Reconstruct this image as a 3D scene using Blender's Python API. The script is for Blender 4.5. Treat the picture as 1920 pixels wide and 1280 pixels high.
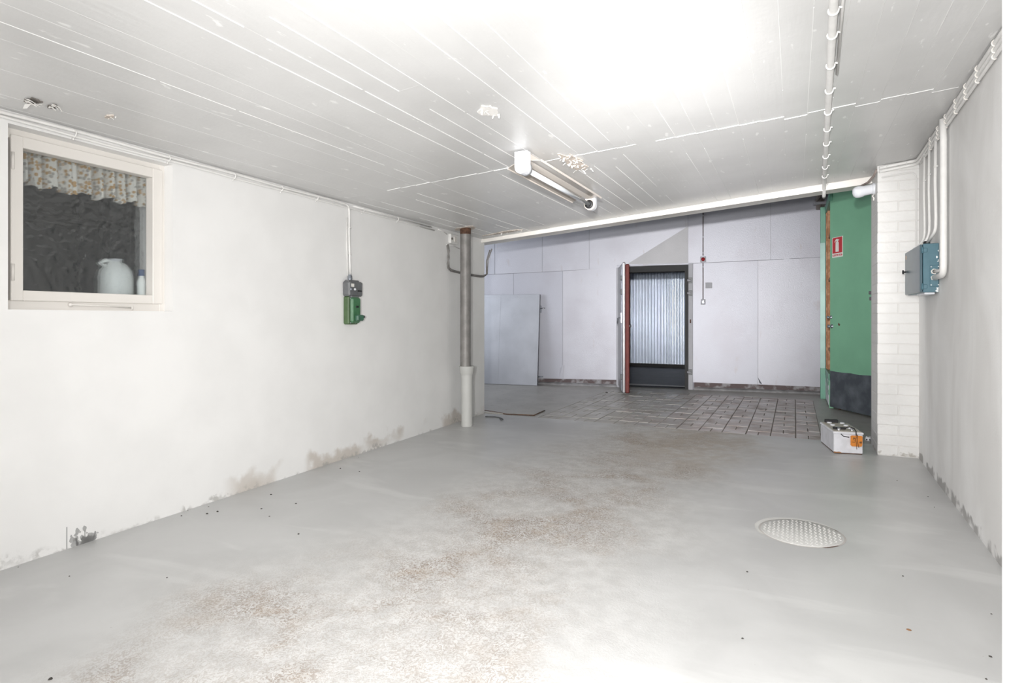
import bpy, bmesh, math, random
from mathutils import Vector as V, Matrix
random.seed(7)
for o in list(bpy.data.objects): bpy.data.objects.remove(o)
SC = bpy.context.scene
COL = SC.collection

# ------------------------------------------------------------------ camera
F_PX, CAM_H, HOR = 1100.0, 1.15, 597.0
YAW = math.atan(530 / 1100)
cd = bpy.data.cameras.new('camera'); cam = bpy.data.objects.new('camera', cd); COL.objects.link(cam)
cam.location = (0, 0, CAM_H); cam.rotation_euler = (math.pi / 2, 0, YAW)
cd.sensor_width = 36; cd.lens = F_PX / 1920 * 36; cd.shift_y = (HOR - 640) / 1920; cd.clip_start = .02
SC.camera = cam
# ------------------------------------------------------------------ world, exposure, lights
w = bpy.data.worlds.new('world'); SC.world = w; w.use_nodes = True
bg = w.node_tree.nodes['Background']; bg.inputs[0].default_value = (.93, .96, 1, 1); bg.inputs[1].default_value = .3
vs = SC.view_settings; vs.view_transform = 'Standard'; vs.look = 'None'; vs.gamma = 1; vs.use_curve_mapping = False
vs.exposure = 0.2
def light(name, kind, loc, energy, color=(1, 1, 1), rot=(0, 0, 0), **k):
    d = bpy.data.lights.new(name, kind); d.energy = energy; d.color = color
    for a, b in k.items(): setattr(d, a, b)
    o = bpy.data.objects.new(name, d); o.location = loc; o.rotation_euler = rot; COL.objects.link(o); return o
# photographer's flash just above the camera: bare bulb + zoomed head aimed into the hall
light('flash_bulb', 'POINT', (-.05, .05, 1.52), 54, (1, .99, .98), shadow_soft_size=.05)
light('flash_head', 'SPOT', (-.05, .0, 1.52), 1580, (1, .99, .98), rot=(math.radians(92), 0, math.radians(10)),
      shadow_soft_size=.05, spot_size=math.radians(43), spot_blend=1.0)
light('wide_fill', 'SPOT', (-.15, -.30, 1.24), 500, (1, .99, .98), rot=(math.radians(89.5), 0, math.radians(9)), shadow_soft_size=.08, spot_size=math.radians(125), spot_blend=1.0)  # wide spot added behind the camera to brighten the room walls
# added soft fill panel behind the camera, no such source known
light('rear_fill', 'AREA', (-1.25, -5.2, 1.15), 100, (1, .995, .99), rot=(math.radians(90), 0, 0), shape='RECTANGLE', size=3.9, size_y=1.9)
# for hall_daylight: daylight from the windows at the left end of the hall, cool
light('cold_store_fill', 'AREA', (-1.0, 11.0, 1.2), 3.6, (.8, .88, 1), rot=(math.radians(90), 0, math.radians(32)), shape='RECTANGLE', size=.5, size_y=.9)  # hidden light added to brighten the corrugated sheets
light('hall_daylight', 'AREA', (-6.4, 7.0, 2.0), 52, (.89, .935, 1), rot=(math.radians(90), 0, math.radians(-50)), shape='RECTANGLE', size=1.6, size_y=1.6)

# ------------------------------------------------------------------ photo measuring helpers (point seen at pixel u,v on a known plane)
CA, SA = math.cos(YAW), math.sin(YAW)
RGT, FWD, EYE = V((CA, SA, 0)), V((-SA, CA, 0)), V((0, 0, CAM_H))
def ray(u, v): return RGT * ((u - 960) / F_PX) + FWD + V((0, 0, -(v - HOR) / F_PX))
def onz(u, v, z=0.): d = ray(u, v); return EYE + d * ((z - CAM_H) / d.z)
def onY(u, v, Y): d = ray(u, v); return EYE + d * (Y / d.y)
def onX(u, v, X): d = ray(u, v); return EYE + d * (X / d.x)
class Plane:                       # a vertical plane through two plan points; local t along, d out of it (towards the room), z up
    def __init__(s, p, q, flip=False):
        s.p = V((p[0], p[1], 0)); s.e = (V((q[0], q[1], 0)) - s.p).normalized()
        s.n = V((s.e.y, -s.e.x, 0)) * (-1 if flip else 1)
    def at(s, t, z, d=0.): return s.p + s.e * t + s.n * d + V((0, 0, z))
    def px(s, u, v, d=0.):
        r = ray(u, v); P = s.p + s.n * d; k = s.n.dot(P - EYE) / s.n.dot(r); return EYE + r * k
    def tz(s, u, v, d=0.): q = s.px(u, v, d); return (q - s.p).dot(s.e), q.z
LW = Plane((-3.23, 0), (-3.387, 6.26))                 # left wall, n points to +X
RW = Plane((.775, 0), (.922, 5.82), True)              # right wall, n points to -X
FW = Plane((-3.9, 9.5), (.338, 10.08))                 # far wall of the hall, n points to -Y
CS = .0837
def zc(X): return 2.11 + CS * (X + 3.3)                # the ceiling climbs to the right
def oncl(u, v, dz=0.):
    d = ray(u, v); k = (2.11 + CS * 3.3 + dz - CAM_H) / (d.z - CS * d.x); return EYE + d * k

# ------------------------------------------------------------------ materials
MATS = {}
def mat(name, col, rough=.6, metal=0., var=.0, vscale=4., bump=0., bscale=60., col2=None, fac=(.45, .6), spec=.5, detail=4., extra=None):
    if name in MATS: return MATS[name]
    m = bpy.data.materials.new(name); m.use_nodes = True; nt = m.node_tree; N = nt.nodes; L = nt.links
    b = N['Principled BSDF']; b.inputs['Roughness'].default_value = rough; b.inputs['Metallic'].default_value = metal
    b.inputs['Specular IOR Level'].default_value = spec
    b.inputs['Base Color'].default_value = (*col, 1)
    g = N.new('ShaderNodeNewGeometry')
    if var or col2:
        n = N.new('ShaderNodeTexNoise'); n.inputs['Scale'].default_value = vscale; n.inputs['Detail'].default_value = detail
        L.new(g.outputs['Position'], n.inputs['Vector'])
        r = N.new('ShaderNodeValToRGB'); L.new(n.outputs['Fac'], r.inputs[0])
        if col2:
            r.color_ramp.elements[0].position, r.color_ramp.elements[1].position = fac
            r.color_ramp.elements[0].color = (*col, 1); r.color_ramp.elements[1].color = (*col2, 1)
        else:
            r.color_ramp.elements[0].position, r.color_ramp.elements[1].position = .3, .7
            r.color_ramp.elements[0].color = (*[c * (1 - var) for c in col], 1); r.color_ramp.elements[1].color = (*[min(1, c * (1 + var)) for c in col], 1)
        L.new(r.outputs[0], b.inputs['Base Color'])
    if bump:
        n2 = N.new('ShaderNodeTexNoise'); n2.inputs['Scale'].default_value = bscale; n2.inputs['Detail'].default_value = 3
        L.new(g.outputs['Position'], n2.inputs['Vector'])
        bp = N.new('ShaderNodeBump'); bp.inputs['Strength'].default_value = bump; bp.inputs['Distance'].default_value = .01
        L.new(n2.outputs['Fac'], bp.inputs['Height']); L.new(bp.outputs[0], b.inputs['Normal'])
    MATS[name] = m
    return m
class NT:                           # small node helper for the bigger materials
    def __init__(s, name, rough=.6, metal=0.):
        s.m = bpy.data.materials.new(name); s.m.use_nodes = True; s.t = s.m.node_tree; s.b = s.t.nodes['Principled BSDF']
        s.b.inputs['Roughness'].default_value = rough; s.b.inputs['Metallic'].default_value = metal
        g = s.t.nodes.new('ShaderNodeNewGeometry'); s.pos = g.outputs['Position']
        x = s.t.nodes.new('ShaderNodeSeparateXYZ'); s.t.links.new(s.pos, x.inputs[0]); s.x, s.y, s.z = x.outputs
        MATS[name] = s.m
    def put(s, sock, val):
        if hasattr(val, 'is_output') or isinstance(val, bpy.types.NodeSocket): s.t.links.new(val, sock)
        elif isinstance(val, (tuple, list)) and len(val) == 3 and sock.type == 'RGBA': sock.default_value = (*val, 1)
        else: sock.default_value = val
    def noise(s, scale, detail=4., dist=0., vec=None, rough=.5):
        n = s.t.nodes.new('ShaderNodeTexNoise'); n.inputs['Scale'].default_value = scale; n.inputs['Detail'].default_value = detail
        n.inputs['Distortion'].default_value = dist; n.inputs['Roughness'].default_value = rough
        s.t.links.new(vec or s.pos, n.inputs['Vector']); return n.outputs['Fac']
    def scaled(s, v):
        n = s.t.nodes.new('ShaderNodeVectorMath'); n.operation = 'MULTIPLY'; s.t.links.new(s.pos, n.inputs[0]); n.inputs[1].default_value = v; return n.outputs[0]
    def math(s, op, a, b=0., clamp=False):
        n = s.t.nodes.new('ShaderNodeMath'); n.operation = op; n.use_clamp = clamp; s.put(n.inputs[0], a); s.put(n.inputs[1], b); return n.outputs[0]
    def step(s, v, lo, hi, a=0., b=1.):
        n = s.t.nodes.new('ShaderNodeMapRange'); n.interpolation_type = 'SMOOTHSTEP'; n.clamp = True
        s.put(n.inputs['Value'], v); s.put(n.inputs['From Min'], lo); s.put(n.inputs['From Max'], hi); n.inputs['To Min'].default_value = a; n.inputs['To Max'].default_value = b
        return n.outputs['Result']
    def mix(s, f, a, b):
        n = s.t.nodes.new('ShaderNodeMix'); n.data_type = 'RGBA'; s.put(n.inputs[0], f); s.put(n.inputs[6], a); s.put(n.inputs[7], b); return n.outputs[2]
    def bump(s, h, strength=.3, dist=.01):
        n = s.t.nodes.new('ShaderNodeBump'); n.inputs['Strength'].default_value = strength; n.inputs['Distance'].default_value = dist
        s.put(n.inputs['Height'], h); s.t.links.new(n.outputs[0], s.b.inputs['Normal'])
    def color(s, c): s.put(s.b.inputs['Base Color'], c)
    def rough(s, c): s.put(s.b.inputs['Roughness'], c)

# ------------------------------------------------------------------ mesh builder
class MB:
    def __init__(s): s.v = []; s.f = []; s.sm = []
    def add(s, vs, fs, smooth=False):
        k = len(s.v); s.v += [V(p) for p in vs]; s.f += [[i + k for i in f] for f in fs]; s.sm += [smooth] * len(fs); return s
    def obox(s, o, a, b, c):        # corner + three edge vectors
        o, a, b, c = V(o), V(a), V(b), V(c)
        if a.cross(b).dot(c) < 0: a, b = b, a
        p = [o, o + a, o + a + b, o + b]; p += [q + c for q in p]
        return s.add(p, [(3, 2, 1, 0), (4, 5, 6, 7), (0, 1, 5, 4), (1, 2, 6, 5), (2, 3, 7, 6), (3, 0, 4, 7)])
    def box(s, lo, hi): return s.obox(lo, (hi[0] - lo[0], 0, 0), (0, hi[1] - lo[1], 0), (0, 0, hi[2] - lo[2]))
    def cbox(s, o, a, b, c, ch):    # chamfered box (chamfer in metres)
        o, a, b, c = V(o), V(a), V(b), V(c)
        if a.cross(b).dot(c) < 0: a, b = b, a
        ax = [a, b, c]; ln = [x.length for x in ax]; un = [x.normalized() for x in ax]; ctr = o + (a + b + c) / 2
        vs = []; idx = {}
        for sx in (-1, 1):
            for sy in (-1, 1):
                for sz in (-1, 1):
                    for k in range(3):
                        q = V(ctr)
                        for j, sg in enumerate((sx, sy, sz)): q += un[j] * sg * (ln[j] / 2 - (0 if j == k else ch))
                        idx[(sx, sy, sz, k)] = len(vs); vs.append(q)
        fs = []
        for k in range(3):
            i, j = (k + 1) % 3, (k + 2) % 3
            for sg in (-1, 1):
                quad = []
                for (p, q) in ((-1, -1), (1, -1), (1, 1), (-1, 1)):
                    t = [0, 0, 0]; t[k] = sg; t[i] = p; t[j] = q; quad.append(idx[(*t, k)])
                fs.append(quad if sg > 0 else quad[::-1])
        for k in range(3):           # edges along axis k
            i, j = (k + 1) % 3, (k + 2) % 3
            for p in (-1, 1):
                for q in (-1, 1):
                    t0 = [0, 0, 0]; t0[i] = p; t0[j] = q; t1 = list(t0); t0[k] = -1; t1[k] = 1
                    quad = [idx[(*t0, i)], idx[(*t1, i)], idx[(*t1, j)], idx[(*t0, j)]]
                    fs.append(quad if p * q < 0 else quad[::-1])
        for sx in (-1, 1):
            for sy in (-1, 1):
                for sz in (-1, 1):
                    tri = [idx[(sx, sy, sz, k)] for k in range(3)]
                    fs.append(tri if sx * sy * sz > 0 else tri[::-1])
        return s.add(vs, fs)
    def tube(s, pts, r, n=10, smooth=True, caps=True):
        pts = [V(p) for p in pts]; rs = r if isinstance(r, (list, tuple)) else [r] * len(pts)
        t = [(pts[min(i + 1, len(pts) - 1)] - pts[max(i - 1, 0)]).normalized() for i in range(len(pts))]
        up = V((0, 0, 1)) if abs(t[0].z) < .9 else V((1, 0, 0)); vs = []; fs = []
        for i, p in enumerate(pts):
            x = t[i].cross(up)
            if x.length < 1e-4: x = t[i].cross(V((0, 1, 0)))
            x.normalize(); y = x.cross(t[i]).normalized(); up = y
            for k in range(n):
                an = 2 * math.pi * k / n; vs.append(p + (x * math.cos(an) + y * math.sin(an)) * rs[i])
        for i in range(len(pts) - 1):
            for k in range(n):
                fs.append((i * n + (k + 1) % n, i * n + k, (i + 1) * n + k, (i + 1) * n + (k + 1) % n))
        s.add(vs, fs, smooth)
        if caps:
            m = len(s.v) - len(vs)
            s.f.append([m + k for k in range(n)]); s.sm.append(False)
            s.f.append([m + (len(pts) - 1) * n + k for k in reversed(range(n))]); s.sm.append(False)
        return s
    def prism(s, poly, ext):        # flat polygon swept along a vector
        p = [V(q) for q in poly]; e = V(ext); n = len(p)
        nn = V((0, 0, 0))
        for i in range(n): nn += (p[i] - p[0]).cross(p[(i + 1) % n] - p[0])
        if nn.dot(e) < 0: p.reverse()
        return s.add(p + [q + e for q in p], [list(range(n))[::-1], [n + i for i in range(n)]] + [(i, (i + 1) % n, n + (i + 1) % n, n + i) for i in range(n)])
    def lathe(s, prof, o, ax=(0, 0, 1), n=20, smooth=True):   # prof: (radius, height)
        o, ax = V(o), V(ax).normalized(); x = ax.orthogonal().normalized(); y = ax.cross(x); vs = []; fs = []
        for r, h in prof:
            for k in range(n):
                an = 2 * math.pi * k / n; vs.append(o + ax * h + (x * math.cos(an) + y * math.sin(an)) * max(r, 1e-4))
        for i in range(len(prof) - 1):
            for k in range(n): fs.append((i * n + k, i * n + (k + 1) % n, (i + 1) * n + (k + 1) % n, (i + 1) * n + k))
        return s.add(vs, fs, smooth)
    def build(s, name, m, parent=None):
        if parent is not None: off = parent_off(parent)
        else:
            lo = [min(p[i] for p in s.v) for i in range(3)]; hi = [max(p[i] for p in s.v) for i in range(3)]
            off = V(((lo[0] + hi[0]) / 2, (lo[1] + hi[1]) / 2, lo[2]))
        me = bpy.data.meshes.new(name); me.from_pydata([p - off for p in s.v], [], s.f)
        me.polygons.foreach_set('use_smooth', s.sm); me.update()
        me.materials.append(MATS[m] if isinstance(m, str) else m)
        o = bpy.data.objects.new(name, me); COL.objects.link(o)
        if parent is not None: o.parent = parent
        else: o.location = off
        return o
def parent_off(p):
    q = V((0, 0, 0))
    while p is not None: q += p.location; p = p.parent
    return q
def tag(o, label=None, cat=None, group=None, kind=None):
    for k, x in (('label', label), ('category', cat), ('group', group), ('kind', kind)):
        if x: o[k] = x
    return o
def thing(name, loc, label, cat, group=None, kind=None):
    o = bpy.data.objects.new(name, None); o.empty_display_size = .05; o.location = loc; COL.objects.link(o); return tag(o, label, cat, group, kind)
def inst(name, me, parent, loc, scale=(1, 1, 1), rotz=0.):
    o = bpy.data.objects.new(name, me); COL.objects.link(o); o.parent = parent; o.location = V(loc) - parent_off(parent); o.scale = scale
    if rotz: o.rotation_euler = (0, 0, rotz)
    return o
def arc(p, corner, q, r, n=6):      # a path p -> corner -> q with a rounded corner
    p, c, q = V(p), V(corner), V(q); a = (p - c).normalized(); b = (q - c).normalized()
    s, e = c + a * r, c + b * r
    return [s.lerp(c, t).lerp(c.lerp(e, t), t) for t in [i / n for i in range(n + 1)]]
def blob(n, r, jit, seed):          # ragged outline
    rn = random.Random(seed); return [(math.cos(2 * math.pi * k / n) * r * (1 + rn.uniform(-jit, jit)), math.sin(2 * math.pi * k / n) * r * (1 + rn.uniform(-jit, jit))) for k in range(n)]

#@MATERIALS
# ------------------------------------------------------------------ surface materials
m = NT('wall_paint', .55)                                # white distemper, damp stains along the foot
nz = m.noise(3.0); c = m.mix(m.step(nz, .3, .7), (.79, .785, .775), (.83, .825, .815))
hgt = m.math('ADD', m.z, m.math('MULTIPLY', m.math('SUBTRACT', m.noise(7, 6), .5), .34))
zone = m.math('MULTIPLY', m.step(m.y, 2.55, 2.75), m.step(m.noise(1.7, 2), .40, .52))
damp = m.math('MULTIPLY', m.step(hgt, .13, .05), m.math('ADD', m.math('MULTIPLY', zone, .55), 0.))
c = m.mix(damp, c, (.40, .33, .26))
foot = m.math('MULTIPLY', m.step(hgt, .03, -.03), m.step(m.noise(30, 5), .42, .56))
c = m.mix(m.math('MULTIPLY', foot, .7), c, (.36, .35, .33))
m.color(c); m.bump(m.math('ADD', m.noise(9, 5), m.math('MULTIPLY', m.noise(60, 3), .2)), .10, .012)
m = NT('render_wall', .7)                                # greyer render on the right wall, grey strip at its foot
nz = m.noise(2.2, 6, .6, m.scaled((1, 1, .55))); c = m.mix(m.step(nz, .32, .7), (.74, .73, .715), (.85, .845, .835))
hgt = m.math('ADD', m.z, m.math('MULTIPLY', m.math('SUBTRACT', m.noise(9, 6), .5), .16))
foot = m.math('MULTIPLY', m.step(hgt, .065, .04), m.step(m.noise(6, 4), .38, .5)); c = m.mix(m.math('MULTIPLY', foot, .75), c, (.28, .27, .26))
m.color(c); m.bump(m.math('ADD', m.noise(6, 6), m.math('MULTIPLY', m.noise(80, 3), .2)), .3, .012)
m = NT('ceiling_paint', .33)                             # glossy off-white paint over board-marked concrete
nz = m.noise(2.0, 5); c = m.mix(m.step(nz, .3, .7), (.645, .642, .635), (.70, .697, .69))
sp = m.step(m.noise(20, 6, 0, m.scaled((1, .35, 1))), .66, .72); c = m.mix(m.math('MULTIPLY', sp, .7), c, (.9, .9, .89)); m.color(c)
m.bump(m.math('ADD', m.noise(5, 4, 0, m.scaled((6, .6, 1))), m.math('MULTIPLY', m.noise(40, 4), .35)), .16, .01)
m = NT('floor_paint', .5)                                # grey floor paint, worn through to pale concrete with brown grime
edge = m.math('SUBTRACT', m.x, m.math('ADD', m.math('MULTIPLY', m.y, .06), -1.45))
wob = m.math('ADD', edge, m.math('MULTIPLY', m.math('SUBTRACT', m.noise(1.0, 5), .5), 1.1))
band = m.math('MULTIPLY', m.step(wob, -1.25, -.35), m.step(wob, 1.15, .25))
worn = m.math('MULTIPLY', band, m.step(m.noise(2.6, 6, .3), .22, .62, .55, 1.))
base = m.mix(m.step(m.noise(1.6, 6, .8), .35, .66), (.475, .475, .47), (.53, .53, .525))
smear = m.step(m.noise(2.4, 5, .6, m.scaled((.45, 1.5, 1))), .54, .68); base = m.mix(m.math('MULTIPLY', smear, .4), base, (.65, .65, .64))
c = m.mix(worn, base, m.mix(m.step(m.noise(12, 5), .35, .65), (.49, .485, .475), (.58, .575, .565)))
st = m.noise(48, 2, 2.6, m.scaled((1, .85, 1)))
inner = m.math('MULTIPLY', m.step(wob, -1.0, -.25), m.step(wob, .8, .1))
patch = m.step(m.noise(2.1, 5, .6), .40, .66)
st2 = m.noise(85, 3, 1.5)
grime = m.math('MULTIPLY', m.math('MAXIMUM', m.step(st, .46, .60), m.step(st2, .52, .64)), m.math('MULTIPLY', inner, m.math('ADD', m.math('MULTIPLY', patch, .72), .30)))
c = m.mix(grime, c, (.25, .20, .16))
haze = m.math('MULTIPLY', m.math('MULTIPLY', inner, patch), m.step(m.noise(7, 6, .6), .42, .66)); c = m.mix(m.math('MULTIPLY', haze, .42), c, (.40, .33, .265))
far = m.math('MULTIPLY', m.step(m.y, 3.9, 5.4), m.math('MULTIPLY', m.step(wob, -.5, .15), m.step(wob, 1.0, .4)))
c = m.mix(m.math('MULTIPLY', far, m.step(m.noise(6, 6, .8), .36, .62, .15, .62)), c, (.37, .31, .25))
dots = m.step(m.noise(70, 2), .76, .80); c = m.mix(m.math('MULTIPLY', dots, .5), c, (.25, .22, .2))
m.color(c); m.rough(m.mix(worn, (.36,) * 3, (.7,) * 3)); m.bump(m.math('ADD', m.math('MULTIPLY', m.math('MULTIPLY', st, band), -.8), m.noise(6, 6)), .3, .008)
m = NT('hall_floor', .42)                                # grey-painted hall floor
c = m.mix(m.step(m.noise(2.5, 6, .5), .35, .65), (.385, .372, .345), (.44, .425, .395))
c = m.mix(m.math('MULTIPLY', m.step(m.noise(14, 5), .58, .68), .5), c, (.27, .24, .21)); m.color(c); m.bump(m.noise(12, 6), .25, .008)
m = NT('clay_tile', .38)                                 # brown clay pavers, grey paint left on them towards the left
oi = m.t.nodes.new('ShaderNodeObjectInfo').outputs['Random']
c = m.mix(oi, (.31, .245, .22), (.50, .43, .41))
c = m.mix(m.step(m.noise(6, 5), .4, .6), c, (.50, .455, .445))
pm = m.math('ADD', m.math('MULTIPLY', m.x, -.55), m.math('MULTIPLY', m.noise(3, 5), 1.2)); c = m.mix(m.math('MULTIPLY', m.step(pm, .95, 1.75), .92), c, (.42, .405, .375))
m.color(c); m.bump(m.noise(18, 6), .35, .006); m.rough(m.step(m.noise(4, 4), .3, .7, .28, .55))
m = NT('tin_sheet', .46, .25)                            # pale stucco-embossed aluminium
oi = m.t.nodes.new('ShaderNodeObjectInfo').outputs['Random']
c = m.mix(oi, (.47, .475, .53), (.53, .53, .58)); c = m.mix(m.math('MULTIPLY', m.step(m.noise(1.6, 5), .45, .7), .5), c, (.43, .415, .46))
c = m.mix(m.math('MULTIPLY', m.step(m.noise(9, 5, 0, m.scaled((1, 1, .3))), .66, .74), .35), c, (.42, .37, .37)); m.color(c)
m.bump(m.noise(110, 2), .5, .004)
m = NT('brick_paint', .6)
hgt = m.math('ADD', m.z, m.math('MULTIPLY', m.math('SUBTRACT', m.noise(22, 5), .5), .22))
c = m.mix(m.step(m.noise(5), .3, .7), (.71, .70, .685), (.765, .755, .74)); c = m.mix(m.math('MULTIPLY', m.step(hgt, .03, -.01), .8), c, (.36, .33, .29)); m.color(c); m.bump(m.noise(45, 3), .35, .01)
mat('mortar_paint', (.70, .685, .665), .7, bump=.4, bscale=60)
mat('white_gloss', (.76, .73, .69), .4, var=.02)
mat('cable_paint', (.80, .79, .77), .45, var=.04, vscale=20)
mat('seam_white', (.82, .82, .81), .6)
mat('flake_white', (.88, .86, .83), .7, var=.05, vscale=40)
mat('bare_dark', (.17, .155, .14), .9, var=.3, vscale=60)
mat('bare_plaster', (.62, .55, .49), .9, var=.25, vscale=60, bump=.6)
mat('pipe_iron', (.23, .22, .21), .5, .2, var=.18, vscale=12, bump=.15)
mat('pipe_paint', (.52, .52, .50), .45, var=.04)
mat('rust', (.10, .05, .03), .85, var=.5, vscale=40, bump=.4)
mat('grey_enamel', (.13, .135, .14), .45, var=.15, vscale=30, bump=.1)
mat('green_enamel', (.055, .16, .075), .38, var=.18, vscale=25, bump=.1)
mat('green_dark', (.05, .13, .085), .4, var=.2, vscale=30)
mat('green_side', (.075, .13, .055), .5, var=.2, vscale=20)
mat('green_door', (.20, .44, .285), .55, var=.06, vscale=3, bump=.12, bscale=70)
mat('green_frame', (.15, .36, .26), .5, var=.08, vscale=5, col2=None)
mat('green_pale', (.27, .43, .385), .42, .1, var=.12, vscale=6)
mat('peeled_frame', (.18, .40, .28), .6, vscale=9, col2=(.72, .75, .78), fac=(.42, .5))
mat('kick_plate', (.085, .10, .118), .4, .3, col2=(.17, .19, .215), vscale=7, fac=(.4, .75), bump=.1)
mat('raw_wood', (.36, .17, .085), .8, col2=(.52, .29, .17), vscale=18, bump=.3)
mat('dark_wood', (.075, .03, .018), .85, var=.3, vscale=20)
mat('black_rubber', (.012, .012, .013), .5)
mat('black_frame', (.014, .014, .015), .65, var=.2)
mat('white_frame', (.42, .42, .45), .6, var=.06, vscale=9, spec=.25)
mat('chrome', (.55, .56, .58), .25, .9)
mat('dull_steel', (.30, .32, .36), .4, .7, var=.15, vscale=40)
mat('red_edge', (.15, .020, .015), .6, var=.15, vscale=10)
mat('door_metal', (.30, .295, .305), .35, .5, var=.08, vscale=4)
mat('grey_panel', (.46, .475, .52), .45, .35, var=.10, vscale=2.5, bump=.15, bscale=90)
mat('panel_edge', (.16, .16, .175), .5, .3)
mat('curb', (.115, .085, .085), .75, vscale=6, col2=(.30, .29, .30), fac=(.52, .62), bump=.4)
mat('blue_enamel', (.065, .15, .19), .38, vscale=16, col2=(.08, .175, .22), fac=(.3, .7))
mat('blue_door', (.06, .105, .13), .3, var=.1, vscale=8)
mat('paint_chip', (.80, .82, .82), .6)
mat('lamp_white', (.72, .735, .77), .35)
mat('lamp_cream', (.76, .70, .64), .4, var=.05)
mat('tube_glass', (.78, .82, .86), .12)
mat('reflector', (.50, .46, .42), .3, .3, var=.05)
mat('red_lens', (.25, .012, .015), .2)
mat('sign_red', (.52, .028, .038), .4)
mat('sign_white', (.78, .76, .72), .5)
mat('battery_case', (.74, .74, .78), .35, col2=(.66, .66, .69), vscale=12)
mat('battery_lid', (.50, .46, .40), .5, var=.12, vscale=30)
mat('orange_tag', (.62, .21, .025), .55, var=.12, vscale=40)
mat('brown_cord', (.17, .07, .02), .7)
mat('ink', (.05, .035, .02), .8)
mat('iron_lid', (.52, .515, .50), .5, var=.06, vscale=9, bump=.2)
mat('iron_tread', (.57, .565, .55), .45, var=.05)
mat('corrugated', (.74, .80, .90), .30, .7, var=.08, vscale=3)
mat('cold_floor', (.055, .055, .06), .5, var=.25, vscale=4)
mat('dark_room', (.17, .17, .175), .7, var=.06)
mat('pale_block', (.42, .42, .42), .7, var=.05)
mat('jug_plastic', (.86, .875, .86), .4)
mat('blue_cap', (.04, .09, .22), .4)
mat('pebble', (.05, .045, .04), .9)
mat('brown_leaf', (.20, .10, .045), .8)
mat('grey_splash', (.40, .40, .395), .55)
mat('hall_wall', (.26, .26, .275), .8, var=.05)
mat('hall_dark', (.16, .16, .16), .8, var=.1)
m = NT('curtain_print', .85)                             # floral print in ochre, grey and cream
vo = m.t.nodes.new('ShaderNodeTexVoronoi'); vo.inputs['Scale'].default_value = 58; m.t.links.new(m.pos, vo.inputs['Vector'])
sx = m.t.nodes.new('ShaderNodeSeparateColor'); m.t.links.new(vo.outputs['Color'], sx.inputs[0])
lf = m.step(vo.outputs['Distance'], .62, .45)
pc = m.mix(m.step(sx.outputs[0], .45, .55), (.40, .37, .34), (.50, .31, .14)); c = m.mix(m.math('MULTIPLY', lf, m.step(sx.outputs[1], .28, .34)), (.74, .71, .66), pc); m.color(c)
# wavy cathedral glass: refraction with ripples plus a sharp reflection
gm = bpy.data.materials.new('ripple_glass'); gm.use_nodes = True; t = gm.node_tree; N = t.nodes; N.remove(N['Principled BSDF'])
g = N.new('ShaderNodeNewGeometry'); n = N.new('ShaderNodeTexNoise'); n.inputs['Scale'].default_value = 26; n.inputs['Detail'].default_value = 1.5; t.links.new(g.outputs['Position'], n.inputs['Vector'])
bp = N.new('ShaderNodeBump'); bp.inputs['Strength'].default_value = .5; bp.inputs['Distance'].default_value = .012; t.links.new(n.outputs['Fac'], bp.inputs['Height'])
rf = N.new('ShaderNodeBsdfRefraction'); rf.inputs['IOR'].default_value = 1.15; rf.inputs['Roughness'].default_value = .02; rf.inputs['Color'].default_value = (.9, .92, .93, 1); t.links.new(bp.outputs[0], rf.inputs['Normal'])
gl = N.new('ShaderNodeBsdfGlossy'); gl.inputs['Roughness'].default_value = .08; t.links.new(bp.outputs[0], gl.inputs['Normal'])
tr_ = N.new('ShaderNodeBsdfTransparent'); tr_.inputs['Color'].default_value = (.93, .95, .95, 1); m0 = N.new('ShaderNodeMixShader'); m0.inputs[0].default_value = .5; t.links.new(rf.outputs[0], m0.inputs[1]); t.links.new(tr_.outputs[0], m0.inputs[2])
mx = N.new('ShaderNodeMixShader'); mx.inputs[0].default_value = .08; t.links.new(m0.outputs[0], mx.inputs[1]); t.links.new(gl.outputs[0], mx.inputs[2]); t.links.new(mx.outputs[0], N['Material Output'].inputs[0])
MATS['ripple_glass'] = gm

# ================================================================== THE SHELL
S = 'structure'
HALL_H = 3.6
def wbox(mb, pl, t0, t1, z0, z1, d0, d1): return mb.obox(pl.at(t0, z0, d0), pl.e * (t1 - t0), V((0, 0, z1 - z0)), pl.n * (d1 - d0))
# --- floor: room slab, hall slab round the pit of pavers
TX0, TX1, TY0, TY1 = -2.69, .235, 6.27, 9.30
b = MB().box((-4.0, -5.6, -.12), (1.9, TY0, 0)); floor = tag(b.build('floor', 'floor_paint'), 'worn grey painted concrete floor with pale scuffed brown grime', 'floor', kind=S)
b = MB().box((-8.8, TY0, -.12), (TX0, 10.3, -.0005)); b.box((TX1, TY0, -.12), (2.0, 10.3, -.0005)); b.box((TX0, TY1, -.12), (TX1, 10.3, -.0005)); MB().box((TX0, TY0, -.12), (TX1, TY1, -.007)).build('joint_bed', mat('joint_dark', (.21, .18, .16), .9, var=.2), floor)
hall_floor = tag(b.build('hall_slab', 'hall_floor', floor), 'dark grey painted floor of the hall')
PW, PH, G = .225, .2165, .009
half = MB().cbox((-.5, -.5, -.02), (1, 0, 0), (0, 1, 0), (0, 0, .02), .002)
tile_me = {}
for key, wd in (('whole', PW - G), ('half', PW / 2 - G)):
    mb = MB().cbox((-wd / 2, -(PH - G) / 2, -.02), (wd, 0, 0), (0, PH - G, 0), (0, 0, .02), .0025)
    me = bpy.data.meshes.new('tile_' + key); me.from_pydata(mb.v, [], mb.f); me.update(); me.materials.append(MATS['clay_tile']); tile_me[key] = (me, mb)
tiles = []
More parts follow.
